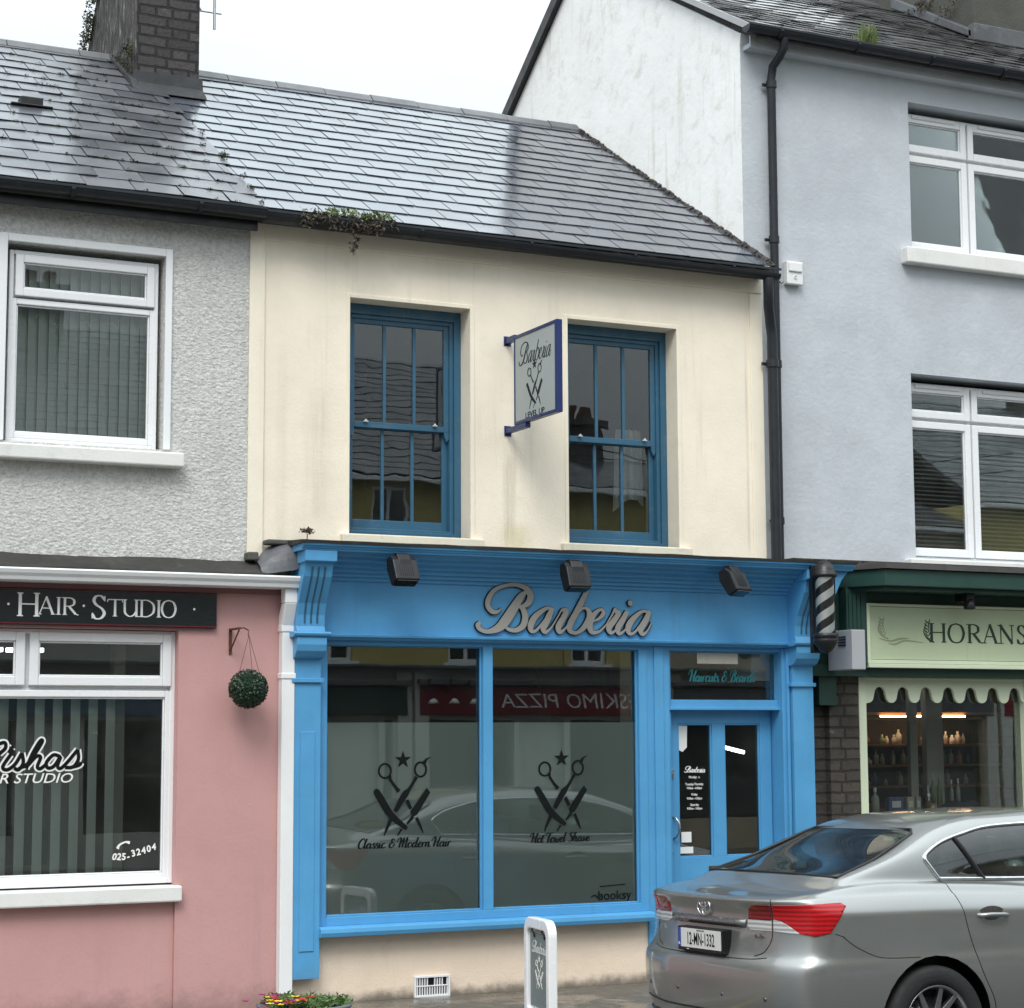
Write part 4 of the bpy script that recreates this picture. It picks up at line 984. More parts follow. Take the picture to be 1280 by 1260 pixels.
# sign
S = thing('green_shop_sign', 'pale green sign board lettered HORANS above the scalloped window', 'shop sign', (11, 13.4, 2.7))
B('sign_board', 'pale_green', S, (9.735, 15.9, 13.41, 13.46, 2.475, 2.905))
mb = MB(); mb.rect(9.705, 15.93, 2.44, 2.93, 13.385, 13.46, .03, .03, .022); mb.box(9.705, 15.93, 13.37, 13.44, 2.405, 2.438)
mb.build('sign_frame', 'pale_green_frame', S, bevel=.004)
mb = MB(); fr = Frame((0, 13.41, 0), (1, 0, 0), (0, 0, 1), (0, -1, 0))
LT = [('H', 10.35, .165), ('O', 10.535, .177), ('R', 10.74, .15), ('A', 10.905, .155), ('N', 11.07, .165), ('S', 11.255, .125)]
serif_text(mb, fr, [(c, x, w, .158, 2.622) for c, x, w in LT], .158, 0, .002, .165, .06)
def sprig(mb, x, z, s, m=1):
    ribbon(mb, fr, [(x+.10*s*m, z-.02*s, .012*s), (x+.03*s*m, z+.01*s, .012*s), (x-.01*s*m, z+.07*s, .010*s), (x+.02*s*m, z+.15*s, .006*s)], None, 0, .0018)
    for i in range(6):
        u = i/5; cx, cz = x+(.05-.07*u+.06*u*u)*s*m, z+(.005+.14*u)*s
        ribbon(mb, fr, [(cx, cz, .004*s), (cx-.018*s*m, cz+.012*s, .013*s), (cx-.036*s*m, cz+.03*s, .003*s)], None, 0, .0016, 4)
        ribbon(mb, fr, [(cx, cz, .004*s), (cx+.012*s*m, cz+.018*s, .011*s), (cx+.02*s*m, cz+.038*s, .003*s)], None, 0, .0016, 4)
sprig(mb, 10.30, 2.64, .95)
mb.build('lettering', 'letter_dark_green', S)
mb = MB(); sprig(mb, 9.84, 2.66, .9)
ribbon(mb, fr, [(9.84, 2.645, .006), (9.95, 2.625, .014), (10.05, 2.645, .018), (10.14, 2.650, .006)], None, 0, .0016)
ribbon(mb, fr, [(9.93, 2.605, .006), (10.0, 2.60, .016), (10.10, 2.63, .014), (10.28, 2.617, .005)], None, 0, .0016)
mb.build('faded_motif', 'motif_green', S)
T = thing('outdoor_unit', 'small grey louvred box on the green pilaster left of the HORANS board', 'vent box', (9.4, 13.2, 2.4))
mb = MB(); mb.box(9.325, 9.455, 13.07, 13.40, 2.375, 2.69); mb.build('casing', 'alarm_box', T, bevel=.006)
mb = MB()
for i in range(4): mb.box(9.317, 9.325, 13.15, 13.25, 2.565+i*.022, 2.575+i*.022)
mb.build('louvre', 'black_plastic', T)
T = thing('canopy_spotlight', 'small black spotlight under the dark green canopy over the HORANS sign', 'spotlight', (10.6, 13.3, 2.98))
mb = MB(); mb.box(10.58, 10.66, 13.20, 13.36, 2.955, 3.02); mb.lathe([(.02, .0), (.045, -.03), (.05, -.09), (.04, -.09)], (10.62, 13.22, 2.98), 14); mb.build('lamp_body', 'black_plastic', T, bevel=.005)
# ================================================================== blue barber shopfront
S = thing('barber_shopfront', 'bright blue painted timber shopfront with two film covered windows and glazed door', 'shopfront', (7, 13.45, 0))
bp = 'blue_paint'
# cornice: moulded profile swept along the front, returned at the right end
prof_ = [(13.45, 2.975), (13.405, 2.975), (13.40, 3.0), (13.375, 3.004), (13.372, 3.028), (13.345, 3.032), (13.340, 3.058), (13.30, 3.064), (13.296, 3.09), (13.235, 3.10), (13.230, 3.125), (13.18, 3.13), (13.17, 3.155), (13.16, 3.16), (13.16, 3.2), (13.45, 3.2)]
mb = MB(); mb.prism(prof_, 'X', 4.97, 9.02)
mb.prism([(13.45, 3.158), (13.115, 3.158), (13.11, 3.172), (13.10, 3.176), (13.095, 3.188), (13.08, 3.192), (13.078, 3.212), (13.45, 3.212)], 'X', 4.735, 9.385)
mb.prism([(9.20, 3.158), (9.20, 2.80), (9.235, 2.95), (9.30, 3.08), (9.37, 3.158)], 'Y', 13.16, 13.40)
mb.build('cornice', bp, S, bevel=.002)
mb = MB(); n = 30
vs = []
for i in range(n+1):
    x = 4.72+(9.40-4.72)*i/n
    vs += [(x, 13.068, 3.208+rnd.uniform(-.002, .002)), (x, 13.064, 3.228+rnd.uniform(-.003, .004)), (x, 13.25, 3.24+rnd.uniform(-.003, .003)), (x, 13.50, 3.25+rnd.uniform(-.004, .006)), (x, 13.50, 3.2)]
mb.add(vs, [(i*5+k, i*5+(k+1) % 5, (i+1)*5+(k+1) % 5, (i+1)*5+k) for i in range(n) for k in range(5)]+[(0, 1, 2, 3, 4), (n*5+4, n*5+3, n*5+2, n*5+1, n*5)])
mb.build('lead_capping', 'lead_dark', S)
# fascia
B('fascia', bp, S, (4.97, 9.02, 13.42, 13.46, 2.59, 2.985), bevel=.002)
mb = MB(); mb.prism([(13.47, 2.552), (13.405, 2.552), (13.395, 2.562), (13.365, 2.572), (13.36, 2.588), (13.405, 2.596), (13.43, 2.598), (13.47, 2.598)], 'X', 4.99, 9.02); mb.box(5.0, 8.95, 13.455, 13.49, 2.52, 2.552)
mb.build('fascia_moulding', bp, S, bevel=.0015)
def console(x0, x1, flip):
    mb = MB()
    pr = [(13.47, 3.158), (13.12, 3.158), (13.12, 3.10), (13.145, 3.095), (13.15, 3.06), (13.175, 2.98), (13.235, 2.88), (13.285, 2.80), (13.31, 2.72), (13.315, 2.64), (13.30, 2.60), (13.47, 2.60)]
    mb.prism(pr, 'X', x0, x1)
    mb.prism([(13.47, 3.158), (13.105, 3.158), (13.105, 3.085), (13.135, 3.075), (13.47, 3.075)], 'X', x0-.012, x1+.012)
    o = mb.build('console_bracket', bp, S, bevel=.004)
    mb = MB(); fl = [(13.148, 3.045), (13.173, 2.98), (13.233, 2.88), (13.283, 2.80), (13.307, 2.72), (13.312, 2.66)]
    for k in range(3):
        xc = x0+(x1-x0)*(.28+.22*k); off = -.0025
        poly = [(y+off, z) for y, z in fl]+[(y+.012, z) for y, z in fl[::-1]]; mb.prism(poly, 'X', xc-.006, xc+.006)
    mb.build('flute', 'blue_frame', o)
    mb = MB(); mb.prism([(13.47, 2.60), (13.275, 2.60), (13.268, 2.588), (13.275, 2.572), (13.30, 2.56), (13.47, 2.56)], 'X', x0-.03, x1+.035)
    # lower scroll block
    pr2 = [(13.47, 2.56), (13.29, 2.56), (13.288, 2.51), (13.30, 2.465), (13.335, 2.425), (13.375, 2.41), (13.47, 2.41)]
    mb.prism(pr2, 'X', x0-.003, x1+.008); mb.build('capital', bp, S, bevel=.004)
    mb = MB(); mb.box(x0+.015, x1+.0, 13.385, 13.5, .19, 2.555); mb.box(x0-.01, x1+.015, 13.365, 13.5, 2.245, 2.275)
    if not flip:
        mb.box(x0+.06, x1-.045, 13.378, 13.386, .38, 1.9); 
    mb.build('pilaster', bp, S, bevel=.003)
console(4.772, 4.985, False); console(8.955, 9.165, True)
mb = MB(); mb.box(8.905, 8.965, 13.44, 13.62, -.0, 2.55); mb.box(8.935, 8.96, 13.415, 13.44, 0, 2.55); mb.box(7.675, 7.88, 13.46, 13.6, -.0, 2.55); mb.box(7.74, 7.82, 13.445, 13.46, .0, 2.55); mb.box(7.88, 7.915, 13.50, 13.62, 0, 2.55)
mb.box(7.915, 8.905, 13.50, 13.62, 2.075, 2.14); mb.box(7.88, 8.93, 13.475, 13.50, 2.06, 2.083); mb.box(7.915, 8.905, 13.50, 13.6, 2.51, 2.55)
mb.box(7.915, 8.905, 13.46, 13.66, -.01, .045)
mb.build('door_frame', bp, S, bevel=.003)
# shop windows
mb = MB(); mb.box(4.985, 5.055, 13.45, 13.57, .54, 2.525); mb.box(6.285, 6.362, 13.45, 13.57, .60, 2.525); mb.box(7.605, 7.675, 13.45, 13.57, .54, 2.525); mb.box(5.055, 7.605, 13.45, 13.57, .54, .60)
for a, b in ((5.055, 6.285), (6.362, 7.605)): mb.rect(a, b, .60, 2.525, 13.478, 13.50, .014)
mb.prism([(13.46, .54), (13.40, .54), (13.355, .53), (13.35, .50), (13.36, .47), (13.46, .465)], 'X', 4.985, 7.675)
fr_ = mb.build('window_frame', bp, S, bevel=.003)
panes = []
for a, b, lab in ((5.055, 6.285, 'left shop window pane lettered Classic & Modern Hair'), (6.362, 7.605, 'right shop window pane lettered Hot Towel Shave')):
    g = B('window_pane', 'glass_shop', S, (a+.004, b-.004, 13.512, 13.518, .60, 2.525)); g['label'] = lab; panes.append(g)
    B('frosted_film', 'window_film', g, (a+.004, b-.004, 13.5195, 13.521, .60, 1.965))
fg = Frame((0, 13.5185, 0), (1, 0, 0), (0, 0, 1), (0, -1, 0))
fm = Frame((0, 13.5118, 0), (1, 0, 0), (0, 0, 1), (0, -1, 0))
for cx, pane, words in ((5.668, panes[0], ('Classic & Modern Hair', 5.30, 6.045, 1.068)), (6.962, panes[1], ('Hot Towel Shave', 6.685, 7.195, 1.075))):
    mb = MB(); ff = Frame((cx, 13.5118, 1.435), (1, 0, 0), (0, 0, 1), (0, -1, 0)); scissors(mb, ff, .000560)
    mb.build('scissors_motif', 'letter_black', pane)
    mb = MB(); script_text(mb, fm, words[0], words[1]+.02, words[3], words[2]-words[1]-.02, .033, .40, .17, .3); mb.build('lettering', 'letter_black', pane)
mb = MB(); font_text(mb, fm, 'booksy', .098, 7.405, .632, 1.02, .0, h1=.001, bold=.001); ribbon(mb, fm, [(7.20, .655, .006), (7.235, .668, .012), (7.265, .65, .012), (7.29, .66, .006)], None, 0, .001)
ribbon(mb, fm, [(7.28, .732), (7.50, .742)], .008, 0, .001, smooth=False); mb.build('lettering', 'letter_black', panes[1])
# fascia lettering, traced stroke by stroke
def bx(p): return 6.200+(p[0]-45)*.0012845
def bz(p): return 2.626+(385+.0187*(p[0]-100)-p[1])*.001113
NAME_ST = [[(372, 108, 18), (335, 145, 46), (283, 230, 62), (232, 310, 66), (188, 355, 52), (125, 379, 30), (78, 368, 28), (58, 340, 34), (72, 318, 26)],
 [(208, 224, 8), (185, 246, 20), (150, 246, 32), (122, 208, 36), (128, 158, 34), (165, 103, 28), (232, 72, 24), (310, 65, 28), (372, 92, 38), (397, 140, 46), (380, 188, 40), (340, 210, 22), (305, 212, 12)],
 [(318, 209, 14), (348, 230, 36), (362, 285, 44), (345, 342, 40), (300, 370, 30), (252, 363, 24), (222, 335, 10)],
 [(545, 228, 18), (500, 222, 24), (430, 275, 40), (398, 335, 44), (402, 374, 30), (432, 370, 20), (482, 312, 18), (530, 240, 20)], [(540, 222, 34), (508, 295, 44), (480, 355, 42), (494, 382, 26), (530, 352, 13), (568, 290, 10), (600, 232, 12)],
 [(598, 232, 18), (632, 238, 36), (608, 292, 40), (578, 348, 42), (588, 382, 28), (625, 355, 14), (658, 305, 12)],
 [(770, 100, 34), (732, 180, 40), (692, 258, 42), (657, 328, 44), (655, 372, 34), (698, 386, 24), (748, 348, 36), (783, 285, 42), (778, 232, 32), (745, 218, 16), (700, 262, 12)],
 [(800, 312, 10), (850, 288, 20), (880, 250, 30), (862, 226, 20), (815, 262, 34), (787, 330, 44), (800, 380, 32), (850, 376, 18), (905, 322, 11)],
 [(900, 325, 10), (938, 262, 13), (958, 220, 17), (966, 243, 26), (984, 250, 34), (950, 302, 40), (915, 352, 42), (930, 386, 26), (965, 362, 13), (1005, 305, 11)],
 [(1042, 238, 32), (1008, 300, 40), (976, 355, 42), (986, 391, 26), (1025, 365, 13), (1062, 308, 10)],
 [(1190, 242, 18), (1142, 238, 22), (1082, 288, 38), (1047, 345, 44), (1052, 388, 28), (1086, 384, 18), (1136, 325, 18), (1180, 252, 20)], [(1196, 236, 32), (1162, 308, 42), (1132, 363, 40), (1145, 395, 26), (1176, 372, 13), (1208, 312, 8)]]
def name_sign(mb, fr, f, k, h0, h1, grow=0., wk=1.):
    """f maps trace coords to frame coords, k = metres per unit for widths"""
    for s in NAME_ST: ribbon(mb, fr, [(*f(p), (p[2]*wk+grow)*k) for p in s], None, h0, h1, 7)
    disc(mb, fr, f((1062, 180)), (19*wk+grow*.5)*k, h0, h1)
L_ = thing('fascia_lettering', 'raised grey script letters reading Barberia mounted on the blue fascia', 'lettering', (6.95, 13.42, 2.75))
ff = Frame((0, 13.42, 0), (1, 0, 0), (0, 0, 1), (0, -1, 0))
mb = MB(); name_sign(mb, ff, lambda p: (bx(p), bz(p)), .00118, .0, .022, 5.); mb.build('letter_body', 'letter_edge', L_)
mb = MB(); name_sign(mb, ff, lambda p: (bx(p), bz(p)), .00118, .022, .0255, -1.5); mb.build('letter_face', 'letter_grey', L_)
# transom light and door
g = B('transom_pane', 'glass_shop', S, (7.915, 8.905, 13.555, 13.56, 2.14, 2.51))
mb = MB(); f3 = Frame((0, 13.5545, 0), (1, 0, 0), (0, 0, 1), (0, -1, 0)); script_text(mb, f3, 'Haircuts & Beards', 8.12, 2.285, .60, .042, .36, .14, .3); mb.build('lettering', 'letter_teal', g)
B('panel_in_transom', 'cream_band', S, (8.19, 8.565, 13.552, 13.5545, 2.425, 2.508))
mb = MB(); y0, y1 = 13.60, 13.645
mb.box(7.925, 8.035, y0, y1, .055, 2.065); mb.box(8.79, 8.895, y0, y1, .055, 2.065); mb.box(8.345, 8.46, y0, y1, .92, 1.955); mb.box(8.035, 8.79, y0, y1, 1.955, 2.065); mb.box(8.035, 8.79, y0, y1, .055, .92)
for a, b in ((8.035, 8.345), (8.46, 8.79)): mb.rect(a, b, .92, 1.955, y0+.008, y0+.025, .012); mb.rect(a+.02, b-.02, .25, .72, y0-.008, y0, .022)
D = mb.build('door', bp, S, bevel=.003)
B('door_pane', 'glass_shop', D, (8.04, 8.34, 13.625, 13.63, .925, 1.95)); B('door_pane', 'glass_shop', D, (8.465, 8.785, 13.625, 13.63, .925, 1.95))
mb = MB(); mb.tube([(7.975, 13.60, 1.235), (7.985, 13.565, 1.225), (8.0, 13.545, 1.19), (8.003, 13.54, 1.15), (8.0, 13.545, 1.11), (7.985, 13.565, 1.075), (7.975, 13.60, 1.065)], .009, 8); mb.build('door_handle', 'steel', D)
mb = MB(); mb.box(7.955, 7.985, 13.585, 13.60, 1.535, 1.60); mb.box(7.962, 7.978, 13.57, 13.585, 1.55, 1.575); mb.lathe([(.0, -.012), (.013, -.012), (.014, 0)], (7.965, 13.60, .965), 12, 'Y'); mb.build('door_lock', 'steel', D, bevel=.002)
mb = MB(); mb.box(8.295, 8.57, 13.59, 13.60, .785, .85); mb.box(8.31, 8.555, 13.583, 13.59, .795, .84); mb.build('letter_plate', 'brass', D, bevel=.002)
fd = Frame((0, 13.6245, 0), (1, 0, 0), (0, 0, 1), (0, -1, 0))
mb = MB(); name_sign(mb, fd, lambda p: (8.10+(p[0]-45)*.000165, 1.575+(385-p[1])*.00015), .00012, 0, .0008, 12)
for i, (tx, sz) in enumerate((('Monday:  x', .027), ('Tuesday-Thursday', .027), ('9:00am - 6:00pm', .025), ('Friday', .027), ('9:00am - 6:30pm', .025), ('Saturday', .027), ('9:00am - 5:00pm', .025))):
    z = (1.53, 1.475, 1.445, 1.395, 1.365, 1.315, 1.287)[i]; font_text(mb, fd, tx, sz, 8.19, z, .82, h1=.0008, bold=.0004)
mb.build('opening_hours', 'letter_white', D)
T = thing('window_notice', 'torn white paper notice taped in the top corner of the blue door glass', 'notice', (8.09, 13.64, 1.85))
mb = MB(); mb.prism([(8.04, 1.755), (8.085, 1.735), (8.125, 1.77), (8.13, 1.94), (8.04, 1.945)], 'Y', 13.621, 13.623); mb.build('paper_sheet', 'paper', T)
tag(B('square_sticker', 'paper', None, (8.065, 8.155, 13.621, 13.623, 1.035, 1.115)), 'white square sticker low on the blue door glass', 'sticker')
tag(B('opening_sticker', 'paper', None, (8.045, 8.17, 13.621, 13.623, .95, 1.0)), 'wide white sticker at the foot of the blue door glass', 'sticker')
mb = MB(); mb.tube([(8.71, 14.0, 1.765), (8.88, 13.98, 1.725)], .015, 8)
tag(mb.build('tube_lamp', 'tube_light', None), 'glowing white tube lamp seen through the blue door glass', 'lamp')

# ------------------------------------------------------------------ projecting sign
X = 6.518
T = thing('projecting_sign', 'grey square hanging sign with navy frame lettered Barberia and LEVEL UP, between the sash windows', 'hanging sign', (X, 13.5, 4.5))
o = B('sign_panel', 'sign_grey', T, (X-.018, X+.018, 12.665, 13.325, 4.205, 4.835))
mb = MB()
mb.box(X-.024, X+.024, 12.63, 12.665, 4.18, 4.86); mb.box(X-.024, X+.024, 13.325, 13.34, 4.18, 4.86); mb.box(X-.024, X+.024, 12.665, 13.325, 4.835, 4.86); mb.box(X-.024, X+.024, 12.665, 13.325, 4.18, 4.205)
mb.build('sign_frame', 'navy_frame', T, bevel=.004)
B('wall_arm', 'navy_frame', T, (X-.02, X+.02, 13.34, 13.5, 4.83, 4.875), (X-.03, X+.03, 13.494, 13.5, 4.815, 4.89), bevel=.004); B('wall_arm', 'navy_frame', T, (X-.022, X+.022, 13.15, 13.5, 4.14, 4.178), (X-.03, X+.03, 13.494, 13.5, 4.12, 4.20), bevel=.004)
for sgn in (-1, 1):
    fs = Frame((X+sgn*.018, 13.0, 4.5), (0, sgn*1., 0), (0, 0, 1), (sgn, 0, 0))
    mb = MB(); name_sign(mb, fs, lambda p: ((p[0]-620)*.00046, .115+(385-p[1])*.00052), .00040, 0, .0015, wk=.62)
    scissors(mb, Frame(fs.P(0, -.065), fs.u, fs.v, fs.n), .000335, k=.85)
    font_text(mb, fs, 'LEVEL UP', .062, 0, -.295, 1.25, h1=.0015, bold=.001)
    mb.build('lettering', 'letter_edge', o)

# ------------------------------------------------------------------ floodlights under the cornice
def flood(lx, label, tilt, yaw):
    t = thing('floodlight', label, 'floodlight', (lx, 13.08, 3.15), 'black floodlights under the blue cornice')
    mb = MB()
    c, s = math.cos(tilt), math.sin(tilt)
    def rot(y, z): return (13.05+c*y-s*z, 3.055+s*y+c*z)
    hw = .094
    mb.prism([rot(-.03, .075), rot(-.066, .03), rot(-.085, -.125), rot(.015, -.14), rot(.055, .0), rot(.04, .075)], 'X', lx-hw, lx+hw)
    mb.prism([rot(-.05, .085), rot(-.072, .03), rot(-.07, -.02), rot(.02, .03), rot(.02, .085)], 'X', lx-hw*.55, lx+hw*.55)
    b = mb.build('lamp_housing', 'flood_black', t, bevel=.009)
    mb = MB(); 
    for k in range(7): mb.prism([rot(-.069, .02), rot(-.0845, -.095), rot(-.07, -.095)], 'X', lx-.05+k*.016, lx-.046+k*.016)
    mb.build('cooling_fin', 'flood_black', b)
    mb = MB(); mb.prism([rot(-.075, -.1285), rot(.006, -.141), rot(.006, -.144), rot(-.075, -.1325)], 'X', lx-hw*.85, lx+hw*.85); mb.build('lamp_glass', 'black_sign', b)
    mb = MB(); mb.box(lx-.045, lx+.045, 13.04, 13.10, 3.148, 3.156); mb.box(lx-.048, lx-.040, 13.03, 13.07, 3.05, 3.152); mb.box(lx+.040, lx+.048, 13.03, 13.07, 3.05, 3.152)
    mb.tube([(lx-.055, 13.05, 3.115), (lx+.055, 13.05, 3.115)], .016, 10)
    mb.build('mounting_bracket', 'steel' if False else 'flood_black', t, bevel=.003)
    mb = MB(); mb.lathe([(.0, -.02), (.017, -.02), (.017, 0)], (lx-.0, 13.03, 3.11), 10, 'Y'); mb.build('bracket_bolt', 'steel', t)
    t.rotation_euler = (0, 0, yaw)
    return t
flood(5.46, 'boxy black floodlight nearest the left end of the blue cornice', R(-18), R(2))
flood(6.84, 'boxy black floodlight directly above the raised Barberia lettering', R(-12), R(0))
flood(8.20, 'boxy black floodlight above the blue door, turned slightly outward', R(-20), R(20))

# ------------------------------------------------------------------ barber pole
px_, py_ = 9.012, 12.975
T = thing('barber_pole', 'black and white spiral striped barber pole on the right console of the blue shopfront', 'barber pole', (px_, 13.1, 2.86))
mb = MB(); mb.box(px_-.05, px_+.05, 13.075, 13.12, 2.50, 3.19); mb.box(px_-.03, px_+.03, py_, 13.08, 3.13, 3.165); mb.box(px_-.03, px_+.03, py_, 13.08, 2.545, 2.58)
mb.build('wall_mount', 'black_plastic', T, bevel=.006)
mb = MB(); mb.lathe([(.086, 3.085), (.098, 3.09), (.098, 3.115), (.088, 3.12), (.088, 3.15), (.066, 3.18), (.045, 3.205), (.02, 3.215), (1e-4, 3.217)], (px_, py_, 0), 32); mb.build('top_cap', 'black_plastic', T)
mb = MB(); mb.lathe([(.086, 2.648), (.098, 2.645), (.098, 2.615), (.090, 2.61), (.098, 2.60), (.095, 2.575), (.07, 2.54), (.045, 2.51), (.02, 2.495), (1e-4, 2.49)], (px_, py_, 0), 32); mb.build('bottom_cap', 'black_plastic', T)
mb = MB(); n = 48; z0, z1 = 2.648, 3.087; st = 80; rad = .072
for i in range(st):
    for k in range(n):
        a0, a1 = 2*math.pi*k/n, 2*math.pi*(k+1)/n; za, zb = z0+(z1-z0)*i/st, z0+(z1-z0)*(i+1)/st
        # sheared cells follow the spiral so the stripe edges are clean
        sh0, sh1 = (za-z0)/.28*2*math.pi*-1., (zb-z0)/.28*2*math.pi*-1.
        mb.cur = 1 if ((k*4//n) % 2) else 0
        mb.add([(px_+rad*math.cos(a0-sh0), py_+rad*math.sin(a0-sh0), za), (px_+rad*math.cos(a1-sh0), py_+rad*math.sin(a1-sh0), za), (px_+rad*math.cos(a1-sh1), py_+rad*math.sin(a1-sh1), zb), (px_+rad*math.cos(a0-sh1), py_+rad*math.sin(a0-sh1), zb)], [(0, 1, 2, 3)], True)
mb.build('striped_cylinder', ['letter_white', 'black_plastic'], T)
mb = MB(); mb.lathe([(.082, 2.645), (.082, 3.09)], (px_, py_, 0), 40); mb.build('glass_tube', 'glass_clear', T)

# ------------------------------------------------------------------ pavement things
A = thing('pavement_sign', 'narrow white framed grey pavement sign with rounded top standing near the blue shopfront', 'pavement sign', (5.965, 11.9, 0))
# local drawing: width along v axis, height z ; built facing local -x then rotated
cx, cy = 5.965, 11.9
def rounded(w, h, r, n=8, z0=.03):
    pts = [(-w/2, z0), (w/2, z0)]
    for k in range(n+1): a = k/n*math.pi/2; pts.append((w/2-r+r*math.cos(a), h-r+r*math.sin(a)))
    for k in range(n+1): a = math.pi/2+k/n*math.pi/2; pts.append((-w/2+r+r*math.cos(a), h-r+r*math.sin(a)))
    return pts
outer = rounded(.50, .675, .10); inner = rounded(.38, .605, .055)
mb = MB(); n = len(outer)
for side, xx in ((0, cx-.03), (1, cx+.03)): pass
vs = [(cx-.03, cy-a, z) for a, z in outer]+[(cx-.03, cy-a, z if z > .05 else z+.06) for a, z in inner]+[(cx+.03, cy-a, z) for a, z in outer]+[(cx+.03, cy-a, z if z > .05 else z+.06) for a, z in inner]
fs = []
for i in range(n):
    j = (i+1) % n; fs += [(i, j, n+j, n+i), (2*n+j, 2*n+i, 3*n+i, 3*n+j), (i, 2*n+i, 2*n+j, j), (n+i, n+j, 3*n+j, 3*n+i)]
mb.add(vs, fs); mb.build('frame', 'upvc_white', A, bevel=.008)
B('board', 'sign_grey_green', A, (cx-.008, cx+.008, cy-.18, cy+.18, .10, .575), bevel=.002)
mb = MB(); mb.box(cx-.09, cx+.09, cy-.24, cy+.24, .0, .035); mb.build('base', 'black_plastic', A, bevel=.01)
for yy in (-.11, .09):
    mb = MB(); mb.tube([(cx-.015, cy+yy, .61), (cx-.022, cy+yy+.02, .595), (cx-.01, cy+yy+.01, .575), (cx-.02, cy+yy-.02, .568), (cx-.012, cy+yy-.01, .55)], .006, 6); mb.build('hook', 'black_plastic', A)
fs_ = Frame((cx-.008, cy, .35), (0, -1, 0), (0, 0, 1), (-1, 0, 0)); mb = MB()
name_sign(mb, fs_, lambda p: ((p[0]-620)*.00025, .10+(385-p[1])*.00024), .0002, 0, .001, wk=.7)
scissors(mb, Frame(fs_.P(0, -.03), fs_.u, fs_.v, fs_.n), .00020, k=.85); mb.build('lettering', 'letter_white', A)
A.rotation_euler = (0, 0, R(-7.5))
# planter with flowers
Pp = thing('flower_pot', 'round dark grey pot of yellow and red flowers near the foot of the white downpipe', 'flower pot', (4.50, 12.35, -.012))
mb = MB(); mb.lathe([(.18, .0), (.21, .02), (.27, .17), (.30, .20), (.31, .225), (.29, .235), (.265, .225), (.25, .17)], (4.50, 12.35, 0), 40); mb.build('pot', 'concrete_pot', Pp)
mb = MB(); mb.lathe([(1e-4, .19), (.26, .18)], (4.50, 12.35, 0), 24); mb.build('soil', 'soil', Pp)
r3 = random.Random(9); mb = MB()
for i in range(60):
    a = r3.random()*6.28; q = r3.random()**.6*.26; clump(mb, (4.50+q*math.cos(a), 12.35+q*math.sin(a), .22+r3.random()*.05), (.05, .05, .035), 18, .03, r3, elong=1.5, up=.4)
mb.build('leaves', 'leaf_green', Pp)
for nm, c_, n_, ctr in (('yellow_flower', 'petal_yellow', 9, (4.30, 12.18)), ('red_flower', 'petal_red', 11, (4.40, 12.2)), ('maroon_flower', 'petal_maroon', 12, (4.24, 12.26))):
    mb = MB()
    for i in range(n_):
        c = (ctr[0]+r3.gauss(0, .07), ctr[1]+r3.gauss(0, .09), .26+r3.random()*.06)
        for k in range(6):
            a = k*math.pi/3+r3.random(); d = Vector((math.cos(a), math.sin(a), .35)); s = Vector((-math.sin(a), math.cos(a), 0)); cc = Vector(c)
            mb.add([cc, cc+d*.016-s*.016, cc+d*.034, cc+d*.016+s*.016], [(0, 1, 2, 3)])
    mb.build(nm, c_, Pp)
Pp.scale = (1, 1, .74)
# broken air vent at the foot of the wall
T = thing('air_vent', 'small broken white louvred air vent at the foot of the peach wall', 'air vent', (5.88, 13.47, .08))
mb = MB(); mb.rect(5.74, 6.02, .005, .155, 13.462, 13.484, .014)
for k in range(13):
    x = 5.762+k*.0195
    if k in (5, 6, 11): mb.box(x, x+.007, 13.468, 13.482, .018, .075)
    else: mb.box(x, x+.007, 13.468, 13.482, .018, .142)
mb.box(5.755, 6.005, 13.466, 13.484, .078, .086); mb.build('grille', 'white_trim', T, bevel=.0015)
B('vent_hole', 'car_black', T, (5.75, 6.01, 13.481, 13.4835, .015, .145))
# dead seed head on the cornice
T = thing('dried_weed', 'dried brown weed head standing on the left end of the blue cornice', 'weed', (4.88, 13.40, 3.25))
mb = MB(); mb.tube([(4.878, 13.4, 3.24), (4.88, 13.4, 3.30)], .004, 5)
for i in range(5): clump(mb, (4.875+r3.uniform(-.03, .03), 13.4, 3.325), (.03, .02, .02), 30, .02, r3)
mb.build('stem', 'dry_stem', T)

# ------------------------------------------------------------------ goods in the green shop
grp = 'bottles and boxes displayed in the green shop window'
def bottle(x, y, z, r, h, mat, cap, label, g=grp, cat='bottle'):
    mb = MB(); mb.lathe([(1e-4, z), (r, z), (r, z+h*.62), (r*.85, z+h*.70), (r*.35, z+h*.78), (r*.35, z+h*.86)], (x, y, 0), 14); 
    t = thing('bottle', label, cat, (x, y, z), g); mb.build('glass_body', mat, t)
    mb = MB(); mb.lathe([(r*.4, z+h*.86), (r*.4, z+h), (1e-4, z+h)], (x, y, 0), 10); mb.build('cap', cap, t)
def carton(x, y, z, w, d, h, mat, label):
    t = thing('carton', label, 'carton', (x, y, z), grp); B('box_body', mat, t, (x-w/2, x+w/2, y-d/2, y+d/2, z, z+h), bevel=.002)
    B('front_panel', 'letter_white', t, (x-w*.3, x+w*.3, y-d/2-.001, y-d/2, z+h*.45, z+h*.8))
paint('box_blue', (.10, .14, .34), .5, .2); paint('box_cream', (.50, .48, .40), .5, .1); paint('box_orange', (.5, .22, .10), .5, .2); paint('bottle_green', (.20, .26, .12), .2, .2); paint('bottle_pale', (.42, .42, .36), .25, .2); paint('amber', (.20, .10, .04), .2, .2)
zb = 1.185
B('display_plinth', 'brown_wood', bpy.data.objects['green_shop'], (9.80, 11.40, 13.72, 14.12, 1.075, zb-.002), bevel=.003)
bottle(10.055, 13.82, zb-.0, .034, .24, 'box_cream', 'letter_white', 'tall white bottle at the left end of the green shop window display')
